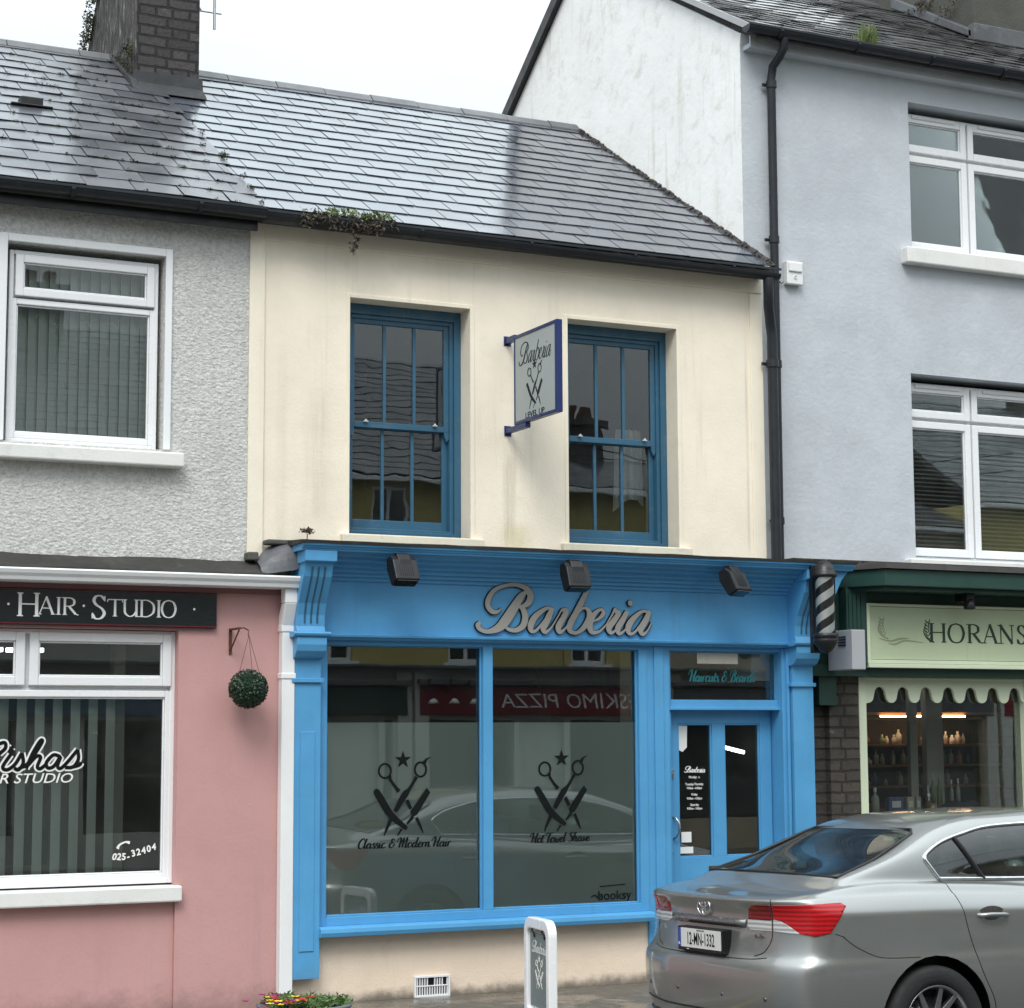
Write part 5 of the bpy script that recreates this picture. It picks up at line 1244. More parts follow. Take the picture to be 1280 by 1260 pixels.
bottle(10.135, 13.95, zb, .045, .15, 'bottle_pale', 'brass', 'squat pale jar beside the tall white bottle in the green shop window')
carton(10.31, 13.9, zb, .15, .06, .155, 'box_blue', 'violet blue carton in the green shop window display')
carton(10.46, 13.9, zb, .075, .06, .155, 'box_cream', 'wider of the two cream cartons next to the violet blue carton')
carton(10.545, 13.9, zb, .05, .05, .155, 'box_cream', 'narrower of the two cream cartons next to the violet blue carton')
carton(10.645, 13.84, zb, .06, .06, .10, 'box_orange', 'small orange carton in the green shop window display')
bottle(10.72, 13.98, zb, .036, .26, 'steel', 'steel', 'silver bottle behind the orange carton in the green shop window')
bottle(10.83, 14.05, zb, .025, .33, 'bottle_green', 'bottle_pale', 'left one of two slim green bottles behind the navy cloth')
bottle(10.90, 14.05, zb, .025, .33, 'bottle_green', 'bottle_pale', 'right one of two slim green bottles behind the navy cloth')
bottle(11.03, 14.05, zb, .018, .29, 'bottle_pale', 'letter_white', 'left one of two thin pale bottles behind the navy cloth')
bottle(11.10, 14.05, zb, .020, .30, 'bottle_pale', 'letter_white', 'right one of two thin pale bottles behind the navy cloth')
mb = MB(); n = 24; vs = []
for j in range(9):
    for i in range(n+1):
        u = i/n; v = j/8; x = 10.72+.66*u; y = 13.76+.26*v
        vs.append((x, y, zb+.004+.10*math.sin(math.pi*min(1, u*1.1))**.7*math.sin(math.pi*(.15+.7*v))+.018*math.sin(u*19+v*4)*math.sin(math.pi*u)+.01*math.sin(v*17+u*9)))
mb.add(vs, [(j*(n+1)+i, j*(n+1)+i+1, (j+1)*(n+1)+i+1, (j+1)*(n+1)+i) for j in range(8) for i in range(n)], True)
tag(mb.build('draped_cloth', 'cloth_navy', None), 'rumpled navy cloth lying in the green shop window', 'cloth')
SH = thing('display_shelves', 'dark wooden wall shelves with a glowing amber strip inside the green shop', 'shelves', (11.8, 15.6, 1.5))
B('shelf_board', 'brown_wood', SH, (11.1, 12.9, 15.42, 15.75, 1.755, 1.775), (11.1, 12.9, 15.42, 15.75, 1.565, 1.585), (11.1, 12.9, 15.42, 15.75, 1.37, 1.39), (11.1, 12.9, 15.42, 15.75, 1.15, 1.17), bevel=.002)
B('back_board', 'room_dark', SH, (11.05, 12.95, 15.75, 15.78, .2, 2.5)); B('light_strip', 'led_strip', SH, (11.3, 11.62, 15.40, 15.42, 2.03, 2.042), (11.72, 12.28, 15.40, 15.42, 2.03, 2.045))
B('canopy_board', 'brown_wood', SH, (11.1, 12.9, 15.42, 15.75, 2.05, 2.075))
r4 = random.Random(4); k = 0
cols = ['bottle_green', 'bottle_pale', 'bottle_pale', 'box_cream', 'box_cream', 'letter_white', 'amber', 'box_blue', 'box_orange']
for zz, row in ((1.775, 'top'), (1.585, 'middle'), (1.39, 'lowest')):
    x = 11.22
    while x < 12.40:
        r_ = r4.uniform(.018, .032); h = r4.uniform(.07, .15); m = r4.choice(cols)
        mb = MB(); mb.lathe([(1e-4, zz), (r_, zz), (r_, zz+h*.62), (r_*.4, zz+h*.78), (r_*.4, zz+h), (1e-4, zz+h)], (x, 15.52+r4.uniform(-.03, .03), 0), 10)
        o = mb.build('bottle', m, None); tag(o, 'little bottle among the row on the %s shelf inside the green shop' % row, 'bottle', 'bottles on the %s shelf in the green shop' % row)
        x += r_*2+r4.uniform(.012, .05)
        if r4.random() < .12: x += .1
for x, lab in ((10.9, 'round white ceiling lamp nearest the brick pier inside the green shop'), (11.45, 'round white ceiling lamp second from the brick pier inside the green shop')):
    mb = MB(); mb.lathe([(1e-4, 2.30), (.05, 2.31), (.075, 2.35), (.08, 2.40), (.05, 2.45), (.02, 2.46), (.02, 2.58)], (x, 14.9, 0), 18); tag(mb.build('ceiling_lamp', 'soft_lamp', None), lab, 'lamp')
# ================================================================== parked saloon car
def build_car():
    X0, YC, ZG = 6.03, 10.0, -.085
    car = thing('parked_car', 'silver grey saloon car parked at the kerb in front of the blue door', 'car', (X0, YC, ZG))
    O = Vector((X0, YC, ZG))
    def interp(tab, x):
        if x <= tab[0][0]: return tab[0][1]
        for (a, va), (b, vb) in zip(tab, tab[1:]):
            if x <= b: t = (x-a)/(b-a); t = t*t*(3-2*t)*.5+t*.5; return va+(vb-va)*t
        return tab[-1][1]
    NS = 15
    def ring(xr, xf, W, zf, br, bf, n=3.0, taper=.03):
        pts = []
        th = [0, 14, 28, 42, 55, 67, 79]
        se = lambda a: (math.sin(R(a))**(2/n), 1-math.cos(R(a))**(2/n))
        Wx = lambda x: W*(1-taper*abs((x-2.2)/2.2)**2.5)
        for a in th: s, c = se(a); x = xr+br*c; pts.append((x, Wx(x)*s))
        xs, xe = xr+br, xf-bf
        for i in range(NS): x = xs+(xe-xs)*i/(NS-1); pts.append((x, Wx(x)))
        for a in th[::-1]: s, c = se(a); x = xf-bf*c; pts.append((x, Wx(x)*s))
        return [(x, y, zf(x) if callable(zf) else zf) for x, y in pts]
    belt = [(0, 1.025), (.3, 1.04), (.9, 1.045), (1.6, 1.02), (2.6, .98), (3.5, .94), (4.1, .84), (4.45, .72), (4.7, .62)]
    k = lambda d, tab=belt: (lambda x: interp(tab, x)+d)
    sh = [(0, .95), (.3, .96), (1.0, .955), (2.4, .92), (3.6, .88), (4.2, .79), (4.6, .66)]
    hood = [(0, 1.035), (.15, 1.045), (.3, 1.065), (.6, 1.11), (1.2, 1.09), (2.6, 1.0), (3.5, .995), (4.0, .90), (4.35, .80), (4.6, .68)]
    gb = [(0, 1.12), (.5, 1.13), (1.1, 1.10), (2.0, 1.07), (3.3, 1.03), (3.8, 1.0)]
    rf = [(.8, 1.36), (1.15, 1.405), (1.6, 1.445), (2.1, 1.462), (2.6, 1.44), (2.95, 1.395)]
    rings = [
        ring(.35, 4.35, .70, .19, .30, .35), ring(.16, 4.56, .80, .20, .32, .45), ring(.05, 4.66, .865, .27, .34, .55), ring(.000, 4.695, .905, .42, .31, .6),
        ring(-.01, 4.70, .915, .58, .31, .62), ring(-.004, 4.69, .913, .66, .31, .62), ring(.008, 4.68, .910, .690, .31, .62), ring(.030, 4.66, .906, .712, .32, .6), ring(.045, 4.62, .903, .74, .33, .6),
        ring(.058, 4.56, .900, k(-.11, sh), .35, .58), ring(.062, 4.50, .902, k(-.02, sh), .35, .55), ring(.056, 4.46, .893, k(.012, sh), .34, .5), ring(.040, 4.42, .868, k(-.030), .32, .45),
        ring(.030, 4.41, .852, k(-.010), .31, .43), ring(.034, 4.40, .845, k(-.001), .31, .42), ring(.062, 4.36, .825, k(.008), .31, .4), ring(.12, 4.25, .80, k(.0, hood), .28, .36), ring(.28, 3.95, .765, k(.0, hood), .22, .25),
        ring(.43, 3.72, .742, k(-.0, gb), .16, .22), ring(.47, 3.66, .735, k(.02, gb), .17, .24), ring(.80, 3.35, .695, k(-.13, rf), .20, .28, 3.2), ring(1.08, 3.05, .640, k(-.035, rf), .24, .28, 3.2),
        ring(1.20, 2.92, .590, k(.0, rf), .26, .28, 3.2), ring(1.30, 2.80, .53, k(.018, rf), .26, .28, 3.), ring(1.48, 2.6, .34, k(.034, rf), .2, .25, 3.)]
    m = len(rings[0]); bm = bmesh.new(); V = {}
    for s in (1, -1):
        for i, rg in enumerate(rings):
            for j, (x, y, z) in enumerate(rg):
                if s == -1 and j in (0, m-1): V[s, i, j] = V[1, i, j]
                else: V[s, i, j] = bm.verts.new((x, y*s, z))
    for s in (1, -1):
        for i in range(len(rings)-1):
            for j in range(m-1):
                q = [V[s, i, j], V[s, i, j+1], V[s, i+1, j+1], V[s, i+1, j]]
                bm.faces.new(q if s == -1 else q[::-1])
    for i in (0, len(rings)-1):
        for j in range(m-1):
            q = []
            for v in (V[1, i, j], V[1, i, j+1], V[-1, i, j+1], V[-1, i, j]):
                if v not in q: q.append(v)
            if len(q) > 2: bm.faces.new(q)
    bmesh.ops.recalc_face_normals(bm, faces=bm.faces)
    me = bpy.data.meshes.new('car'); bm.to_mesh(me); bm.free()
    o = bpy.data.objects.new('car', me); COL.objects.link(o); sb = o.modifiers.new('s', 'SUBSURF'); sb.levels = 3
    bpy.context.view_layer.update(); dg = bpy.context.evaluated_depsgraph_get()
    bm = bmesh.new(); bm.from_mesh(o.evaluated_get(dg).to_mesh()); bpy.data.objects.remove(o)
    bm.verts.ensure_lookup_table(); bm.faces.ensure_lookup_table()
    bvh = BVHTree.FromBMesh(bm)
    lay = bm.faces.layers.int.new('reg')
    def cast(p, d):
        h = bvh.ray_cast(Vector(p), Vector(d)); return h[0], h[1]
    # projections: side (x,z), rear (y,z), wrap (angle,z)
    def side_pt(s): return lambda q: cast((q[0], s*3, q[1]), (0, -s, 0))[0] or Vector((q[0], s*.8, q[1]))
    def rear_pt(q): return cast((-2, q[0], q[1]), (1, 0, 0))[0] or Vector((.5, q[0], q[1]))
    def front_pt(q): return cast((7, q[0], q[1]), (-1, 0, 0))[0] or Vector((3.3, q[0], q[1]))
    def wrap_pt(s):
        def f(q): a = R(q[0]); d = Vector((-math.cos(a), s*math.sin(a), 0)); return cast(Vector((1.0, 0, q[1]))+d*3, -d)[0] or Vector((1, 0, q[1]))+d
        return f
    def wrapf_pt(s):
        def f(q): a = R(q[0]); d = Vector((math.cos(a), s*math.sin(a), 0)); return cast(Vector((3.7, 0, q[1]))+d*3, -d)[0] or Vector((3.7, 0, q[1]))+d
        return f
    PR = {'side': (side_pt, lambda P, s: (P.x, P.z), lambda P, s: Vector((0, 1, 0)), lambda P, n, s: P.y*s > .3 and abs(n.y) > .25),
          'rear': (lambda s: rear_pt, lambda P, s: (P.y, P.z), lambda P, s: Vector((1, 0, 0)), lambda P, n, s: P.x < 1.7 and n.x < -.1),
          'front': (lambda s: front_pt, lambda P, s: (P.y, P.z), lambda P, s: Vector((1, 0, 0)), lambda P, n, s: P.x > 2.5 and n.x > .1),
          'wrapf': (wrapf_pt, lambda P, s: (math.degrees(math.atan2(P.y*s, P.x-3.7)), P.z), lambda P, s: (P-Vector((3.7, 0, P.z))).normalized(), lambda P, n, s: P.y*s > 0 and P.x > 3.7 and P.z > .3),
          'wrap': (wrap_pt, lambda P, s: (math.degrees(math.atan2(P.y*s, 1.0-P.x)), P.z), lambda P, s: (P-Vector((1.0, 0, P.z))).normalized(), lambda P, n, s: P.y*s > 0 and P.x < .95)}
    def inside(p, poly):
        c = False; n = len(poly)
        for i in range(n):
            (x1, y1), (x2, y2) = poly[i], poly[(i+1) % n]
            if (y1 > p[1]) != (y2 > p[1]) and p[0] < (x2-x1)*(p[1]-y1)/(y2-y1)+x1: c = not c
        return c
    def cut(kind, s, poly, reg):
        pt, mp, dr, ok = PR[kind]; pt = pt(s)
        sc = 50. if kind.startswith('wrap') else 1.
        P3 = [pt(q) for q in poly]; n = len(poly)
        for i in range(n):
            a, b = P3[i], P3[(i+1) % n]; qa, qb = poly[i], poly[(i+1) % n]
            if (b-a).length < 1e-5: continue
            d = (dr(a, s)+dr(b, s)).normalized(); nrm = (b-a).cross(d)
            if nrm.length < 1e-9: continue
            mg = .02
            lo = (min(qa[0], qb[0])-mg*sc, min(qa[1], qb[1])-mg); hi = (max(qa[0], qb[0])+mg*sc, max(qa[1], qb[1])+mg)
            fs = []
            for f in bm.faces:
                c = f.calc_center_median()
                if not ok(c, f.normal, s): continue
                q = mp(c, s)
                if lo[0] <= q[0] <= hi[0] and lo[1] <= q[1] <= hi[1]: fs.append(f)
            if not fs: continue
            geom = set(fs)
            for f in fs: geom.update(f.edges); geom.update(f.verts)
            bmesh.ops.bisect_plane(bm, geom=list(geom), plane_co=a, plane_no=nrm.normalized(), dist=1e-5)
        for f in bm.faces:
            c = f.calc_center_median()
            if ok(c, f.normal, s) and inside(mp(c, s), poly): f[lay] = reg
    dlo = [(1.155, 1.112), (1.11, 1.18), (1.085, 1.225), (1.115, 1.26), (1.23, 1.315), (1.40, 1.36), (1.6, 1.395), (2.0, 1.408), (2.4, 1.395), (2.75, 1.35), (3.05, 1.26), (3.28, 1.15), (3.40, 1.075), (3.2, 1.065), (2.2, 1.085), (1.6, 1.10)]
    rg_ = [(-.665, 1.135), (-.62, 1.22), (-.535, 1.36), (-.48, 1.382), (.48, 1.382), (.535, 1.36), (.62, 1.22), (.665, 1.135), (.3, 1.145), (-.3, 1.145)]
    fg_ = [(-.69, 1.07), (-.62, 1.2), (-.55, 1.34), (-.5, 1.372), (.5, 1.372), (.55, 1.34), (.62, 1.2), (.69, 1.07), (.3, 1.06), (-.3, 1.06)]
    WX, WR = .985, .325; FX = WX+2.70
    lampA = [(25.2, .975), (27, .998), (34.2, 1.002), (34.2, .862), (25.6, .862), (24.4, .878)]
    lampB = [(35.0, 1.002), (54.6, 1.012), (56.2, .995), (54.3, .93), (51.6, .855), (47.5, .838), (43.5, .852), (35.0, .862)]
    clearA = [(24.3, .877), (25.6, .861), (34.21, .861), (34.21, .918), (24.3, .918)]
    clearB = [(34.99, .861), (43.6, .851), (42.0, .872), (39.6, .902), (37.5, .918), (34.99, .925)]
    cut('rear', 1, rg_, 2); cut('front', 1, fg_, 2)
    for s in (1, -1):
        cut('side', s, dlo, 2)
        for wx in (WX, FX): cut('side', s, [(wx+.372*math.cos(a), WR+.01+.372*math.sin(a)) for a in [2*math.pi*i/32 for i in range(32)]], 9)
        cut('wrap', s, lampA, 4); cut('wrap', s, lampB, 3); cut('wrap', s, clearA, 5); cut('wrap', s, clearB, 5)
        cut('wrapf', s, [(28, .70), (38, .76), (52, .80), (62, .80), (60, .72), (45, .64), (30, .60)], 5)
    cut('front', 1, [(-.35, .62), (-.38, .72), (.38, .72), (.35, .62)], 6)
    def part(regs, name, mat, off=0., skirt=0., parent=car, test=None):
        b2 = bmesh.new(); vm = {}
        for f in bm.faces:
            if f[lay] in regs and (test is None or test(f.calc_center_median())):
                vs = []
                for v in f.verts:
                    if v.index not in vm: vm[v.index] = b2.verts.new(v.co+v.normal*off)
                    vs.append(vm[v.index])
                try: b2.faces.new(vs).smooth = True
                except ValueError: pass
        if skirt:
            bd = [e for e in b2.edges if len(e.link_faces) == 1]
            b2.normal_update()
            r_ = bmesh.ops.extrude_edge_only(b2, edges=bd)
            nv = [v for v in r_['geom'] if isinstance(v, bmesh.types.BMVert)]
            for v in nv: v.co -= v.normal*0
            inv = {}
            for e in b2.edges: pass
            for v in nv:
                nn = Vector((0, 0, 0))
                for e in v.link_edges:
                    w = e.other_vert(v)
                    if w not in nv: nn = w.normal
                v.co = v.co-nn*skirt
        m2 = bpy.data.meshes.new(name); b2.to_mesh(m2); b2.free(); m2.materials.append(M(mat))
        m2.shade_smooth()
        ob = bpy.data.objects.new(name, m2); COL.objects.link(ob); ob.parent = parent; return ob
    bm.verts.index_update(); bm.normal_update()
    body = part((0,), 'body', 'car_paint')
    part((2,), 'rear_window', 'glass_car', -.002, test=lambda c: c.x < 1.3 and c.y**2 < .5 and (abs(c.y) < .70 and c.x < .50+(c.z-1.1)*2.75+.2))
    part((2,), 'windscreen', 'glass_car', -.002, test=lambda c: c.x > 2.9 and abs(c.y) < .66-.35*(c.z-1.07)+.0)
    for s in (1, -1):
        part((2,), 'side_window', 'glass_car', -.002, test=lambda c, s=s: c.y*s > 0 and not (c.x < 1.3 and (abs(c.y) < .70 and c.x < .50+(c.z-1.1)*2.75+.2)) and not (c.x > 2.9 and abs(c.y) < .66-.35*(c.z-1.07)))
        part((3,), 'tail_light', 'lamp_red', .005, .012, test=lambda c, s=s: c.y*s > 0)
        part((4,), 'boot_light', 'lamp_dark_red', .005, .012, test=lambda c, s=s: c.y*s > 0)
        part((5,), 'reversing_light', 'lamp_clear', .004, .010, test=lambda c, s=s: c.y*s > 0 and c.x < 2)
        part((5,), 'headlight', 'lamp_clear', .004, .010, test=lambda c, s=s: c.y*s > 0 and c.x > 2)
    part((6,), 'grille', 'car_black', .002)
    # helper: polyline laid on the surface
    def on(kind, s, pts, per=5, off=0.):
        pt, mp, dr, ok = PR[kind]; f = pt(s); out = []
        for q in catmull([(a, b, 0) for a, b in pts], per) if per > 1 else pts:
            P = f((q[0], q[1])); n_ = bvh.find_nearest(P)[1]; out.append(O+P+n_*off)
        return out
    def line(kind, s, pts, mb, r=.0026, per=5, off=0.): mb.tube(on(kind, s, pts, per, off), r, 6)
    def mbuild(mb, name, mat, parent=car, **kw): return mb.build(name, mat, parent, **kw)
    mb = MB()
    for s in (1, -1):
        line('side', s, [(1.155, 1.10), (1.165, 1.06), (1.19, .96), (1.23, .80), (1.30, .60), (1.38, .44), (1.40, .30)], mb)     # rear door edge
        line('side', s, [(2.22, 1.08), (2.20, .9), (2.18, .6), (2.20, .28)], mb); line('side', s, [(3.42, .98), (3.40, .8), (3.36, .55), (3.33, .3)], mb); line('side', s, [(1.40, .30), (2.2, .27), (3.33, .28)], mb)
        line('wrap', s, [(53., .85), (55.5, .832)], mb, per=1)
        line('side', s, [(.385, .835), (.46, .78), (.58, .725), (.68, .708), (.88, .704)], mb, per=3)
        line('wrap', s, [(34.6, 1.03), (34.6, 1.0), (34.6, .86), (33.9, .80), (31.5, .745), (28, .722)], mb, .003)
    line('rear', 1, [(-.60, .718), (-.45, .704), (0, .700), (.45, .704), (.60, .718)], mb, .003)
    mbuild(mb, 'panel_gap', 'car_black')
    for s in (1, -1): mb = MB(); line('side', s, dlo+[dlo[0]], mb, .0125, 4, .001); mbuild(mb, 'window_chrome', 'chrome')
    for s in (1, -1):
        mb = MB()
        for x0_, x1_ in ((1.285, 1.05+.10),): line('side', s, [(1.47, 1.10), (1.40, 1.21), (1.325, 1.335)], mb, .014, 4, .002)
        line('side', s, [(2.22, 1.085), (2.28, 1.25), (2.33, 1.40)], mb, .022, 4, -.010)
        mbuild(mb, 'door_pillar', 'car_black')
    mb = MB(); line('rear', 1, rg_+[rg_[0]], mb, .010, 1, .001); mbuild(mb, 'window_seal', 'car_black')
    mb = MB(); line('front', 1, fg_+[fg_[0]], mb, .012, 1, .001); mbuild(mb, 'window_seal', 'car_black')
    # rear garnish, plate, badge
    mb = MB(); n = 22; vs = []
    for i in range(n+1):
        y = -.40+.80*i/n; P = rear_pt((y, .905)); P2 = rear_pt((y, .868)); e = 1 if 0 < i < n else .2
        vs += [O+P+Vector((.004, 0, .012)), O+P+Vector((-.024*e, 0, .002)), O+P+Vector((-.028*e, 0, -.014)), O+P2+Vector((-.012*e, 0, .004)), O+P2+Vector((.006, 0, -.004))]
    mb.add(vs, [(i*5+k, i*5+k+1, (i+1)*5+k+1, (i+1)*5+k) for i in range(n) for k in range(4)], True); mbuild(mb, 'boot_garnish', 'garnish')
    px = -.002
    mb = MB(); mb.box(O.x+px-.0, O.x+px+.10, O.y-.265, O.y+.225, O.z+.715, O.z+.850); pb = mbuild(mb, 'number_plate', 'car_black', bevel=.006)
    mb = MB(); mb.box(O.x+px-.004, O.x+px-.0005, O.y-.255, O.y+.178, O.z+.735, O.z+.842); mbuild(mb, 'plate_face', 'plate_white', pb)
    mb = MB(); mb.box(O.x+px-.004, O.x+px-.0005, O.y+.1782, O.y+.214, O.z+.735, O.z+.842); mbuild(mb, 'plate_band', 'plate_blue', pb)
    fp = Frame((O.x+px-.0045, O.y-.038, O.z+.757), (0, -1, 0), (0, 0, 1), (-1, 0, 0))
    mb = MB(); font_text(mb, fp, '12-MN-1332', .098, 0, -.004, .60, h1=.0006, bold=.0012); font_text(mb, fp, 'MUINEACHÁN', .013, 0, .072, 1., h1=.0006); mbuild(mb, 'plate_digits', 'letter_black', pb)
    mb = MB(); font_text(mb, fp, 'IRL', .02, -.235, -.01, .8, h1=.0006); font_text(mb, fp, 'www.', .012, -.14, -.034, 1., h1=.0006)
    for i, (a, b) in enumerate(((-.20, -.02), (.06, .18))): pass
    mbuild(mb, 'plate_small_text', 'letter_white', pb)
    P = rear_pt((0, .965)); fb = Frame(O+P+Vector((-.004, 0, 0)), (0, -1, 0), (0, 0, 1), (-1, 0, 0)); mb = MB()
    el = lambda cx, cy, rx, ry, r: mb.tube([fb.P(cx+rx*math.cos(a), cy+ry*math.sin(a), .006) for a in [2*math.pi*i/28 for i in range(29)]], r, 7)
    el(0, 0, .068, .046, .0055); el(0, .0, .020, .043, .0045); el(0, .022, .050, .021, .0045); mbuild(mb, 'emblem', 'chrome')
    for y, tx in ((-.52, 'D-4D'), (.52, 'TR')):
        mb = MB()
        P = rear_pt((y, .82)); d = Vector((rear_pt((y-.04, .82))-rear_pt((y+.04, .82)))).normalized()
        font_text(mb, Frame(O+P-Vector((.004, 0, 0)), d, (0, 0, 1), (-1, 0, 0)), tx, .026, 0, 0, 1.2, h0=-.004, h1=.002, bold=.0008)
        mbuild(mb, 'boot_lettering', 'garnish')
    # bumper details
    mb = MB(); line('rear', 1, [(-.72, .42), (-.4, .40), (0, .40), (.4, .40), (.72, .42)], mb, .006, 5); line('rear', 1, [(-.75, .34), (0, .30), (.75, .34)], mb, .03, 5, -.012)
    mbuild(mb, 'bumper_insert', 'car_black')
    for y in (-.62, -.24, .24, .62): P = rear_pt((y, .50)); mb = MB(); mb.lathe([(.0001, -.003), (.011, -.003), (.012, .004)], O+P, 12, 'X'); mbuild(mb, 'parking_sensor', 'car_dark_chrome')
    for s in (1, -1):
        mb = MB(); 
        pts = [rear_pt((s*y, .33)) for y in (.52, .60, .68, .74)]; vs = []
        for p in pts: vs += [O+p+Vector((-.006, 0, .02)), O+p+Vector((-.006, 0, -.02))]
        mb.add(vs, [(i*2, i*2+2, i*2+3, i*2+1) for i in range(3)]); mbuild(mb, 'rear_reflector', 'lamp_red')
    # handles, mirrors
    for s in (1, -1):
        for hx, hz in ((1.39, .912), (2.42, .895)):
            mb = MB(); P = side_pt(s)((hx, hz)); 
            mb.tube([O+P+Vector((-.095, -.004*s, 0)), O+P+Vector((-.085, .022*s, .0)), O+P+Vector((-.03, .034*s, .003)), O+P+Vector((.05, .034*s, .0)), O+P+Vector((.09, .022*s, -.004)), O+P+Vector((.10, -.004*s, -.004))], .0125, 8)
            h = mbuild(mb, 'door_handle', 'car_paint')
            mb = MB(); mb.lathe([(1e-4, .012), (.035, .008), (.058, .0025)], O+P+Vector((0, -.006*s if s > 0 else -.0, 0)), 20, 'Y')
            for q in range(len(mb.v)): v = Vector(mb.v[q])-(O+P); mb.v[q] = tuple(O+P+Vector((v.x*1.7, s*abs(v.y)*.6-.004*s, v.z*.85)))
            mbuild(mb, 'handle_recess', 'car_dark_chrome', h)
        mb = MB(); mb.lathe([(1e-4, -.09), (.06, -.085), (.085, -.03), (.085, .02), (1e-4, .03)], O+Vector((3.12, s*.96, 1.04)), 16, 'X'); mbuild(mb, 'wing_mirror', 'car_paint')
        mb = MB(); mb.tube([O+Vector((3.14, s*.78, 1.0)), O+Vector((3.12, s*.93, 1.02))], .02, 8); mbuild(mb, 'mirror_arm', 'car_black')
    # wheels
    for s in (1, -1):
        for wx in (WX, FX):
            c = O+Vector((wx, s*.80, WR)); f = -s
            mb = MB(); mb.lathe([(.05, -.02*f*-1), (.06, .0), (.03, s*.075), (1e-4, s*.078)], c, 20, 'Y'); w = mbuild(mb, 'wheel', 'alloy')
            mb = MB(); pr = [(.215, -.09), (.25, -.10), (.30, -.102), (.318, -.092), (.326, -.07), (.328, 0), (.326, .07), (.318, .092), (.30, .103), (.25, .104), (.218, .09), (.215, .06)]
            mb.lathe([(r_, h_*s) for r_, h_ in pr], c, 56, 'Y'); mbuild(mb, 'tyre', 'tyre', w)
            mb = MB(); mb.lathe([(r_, h_*s) for r_, h_ in [(.216, .088), (.222, .097), (.212, .094), (.203, .07), (.198, .0), (.198, -.09)]], c, 48, 'Y')
            for i in range(5):
                for e in (-1, 1):
                    a = i*2*math.pi/5+R(-90+8)+e*R(9.5); a2 = i*2*math.pi/5+R(-90+8)+e*R(15)
                    p0 = Vector((math.cos(a), 0, math.sin(a))); p1 = Vector((math.cos(a2), 0, math.sin(a2)))
                    A, Bq = c+p0*.045+Vector((0, s*.06, 0)), c+p1*.207+Vector((0, s*.078, 0)); t_ = Vector((-math.sin(a), 0, math.cos(a)))
                    v = []
                    for P_, ww, dd in ((A, .020, .035), (Bq, .013, .022)):
                        v += [P_-t_*ww, P_+t_*ww, P_+t_*ww*1.2-Vector((0, s*dd, 0)), P_-t_*ww*1.2-Vector((0, s*dd, 0))]
                    mb.add(v, [(0, 1, 5, 4), (1, 2, 6, 5), (2, 3, 7, 6), (3, 0, 4, 7), (4, 5, 6, 7), (3, 2, 1, 0)])
            mbuild(mb, 'rim', 'alloy', w, bevel=.003)
            mb = MB(); mb.lathe([(1e-4, s*.0), (.15, s*.0), (.15, -s*.02), (1e-4, -s*.02)], c, 24, 'Y'); mbuild(mb, 'brake_disc', 'car_dark_chrome', w)
            mb = MB(); cw = O+Vector((wx, 0, WR+.01)); a0 = R(-15); n = 26; vs = []
            for i in range(n+1):
                a = a0+(math.pi+R(30))*i/n
                for yy, rr_ in ((.50, .385), (.882, .385), (.893, .374), (.893, .371)): vs.append(cw+Vector((rr_*math.cos(a), s*yy, rr_*math.sin(a))))
            mb.add(vs, [(i*4+k, i*4+k+1, (i+1)*4+k+1, (i+1)*4+k) for i in range(n) for k in range(2)], True)
            mb.add([cw+Vector((.385*math.cos(a0+(math.pi+R(30))*i/n), s*.5, .385*math.sin(a0+(math.pi+R(30))*i/n))) for i in range(n+1)], [list(range(n+1))])
            mbuild(mb, 'wheel_arch', 'car_black')
    # interior
    mb = MB(); mb.box(O.x+.62, O.x+3.4, O.y-.72, O.y+.72, O.z+.25, O.z+.90); mb.prism([(O.x+.50, O.z+1.04), (O.x+1.18, O.z+1.06), (O.x+1.18, O.z+1.03), (O.x+.50, O.z+1.0)], 'Y', O.y-.66, O.y+.66); mb.box(O.x+3.1, O.x+3.45, O.y-.68, O.y+.68, O.z+.9, O.z+1.02)
    mbuild(mb, 'cabin', 'car_black', bevel=.02)
    mb = MB()
    for sx, ys in ((1.22, (-.40, 0, .40)), (2.30, (-.38, .38))):
        for y in ys:
            mb.prism([(O.x+sx, O.z+.85), (O.x+sx+.16, O.z+.85), (O.x+sx+.06, O.z+1.18), (O.x+sx-.02, O.z+1.20), (O.x+sx-.06, O.z+1.16)], 'Y', O.y+y-.23, O.y+y+.23) if not (sx < 2 and y == 0) else None
            mb.prism([(O.x+sx-.05, O.z+1.20), (O.x+sx+.05, O.z+1.20), (O.x+sx+.03, O.z+1.34), (O.x+sx-.06, O.z+1.33)], 'Y', O.y+y-.12, O.y+y+.12)
    mb.prism([(O.x+1.14, O.z+.85), (O.x+1.40, O.z+.85), (O.x+1.24, O.z+1.12), (O.x+1.16, O.z+1.12)], 'Y', O.y-.62, O.y+.62)
    mbuild(mb, 'seats', 'seat_fabric', bevel=.03, seg=3)
    bm.free()
    car.rotation_euler = (R(-1.3), 0, R(0))
    return car
CAR = build_car()
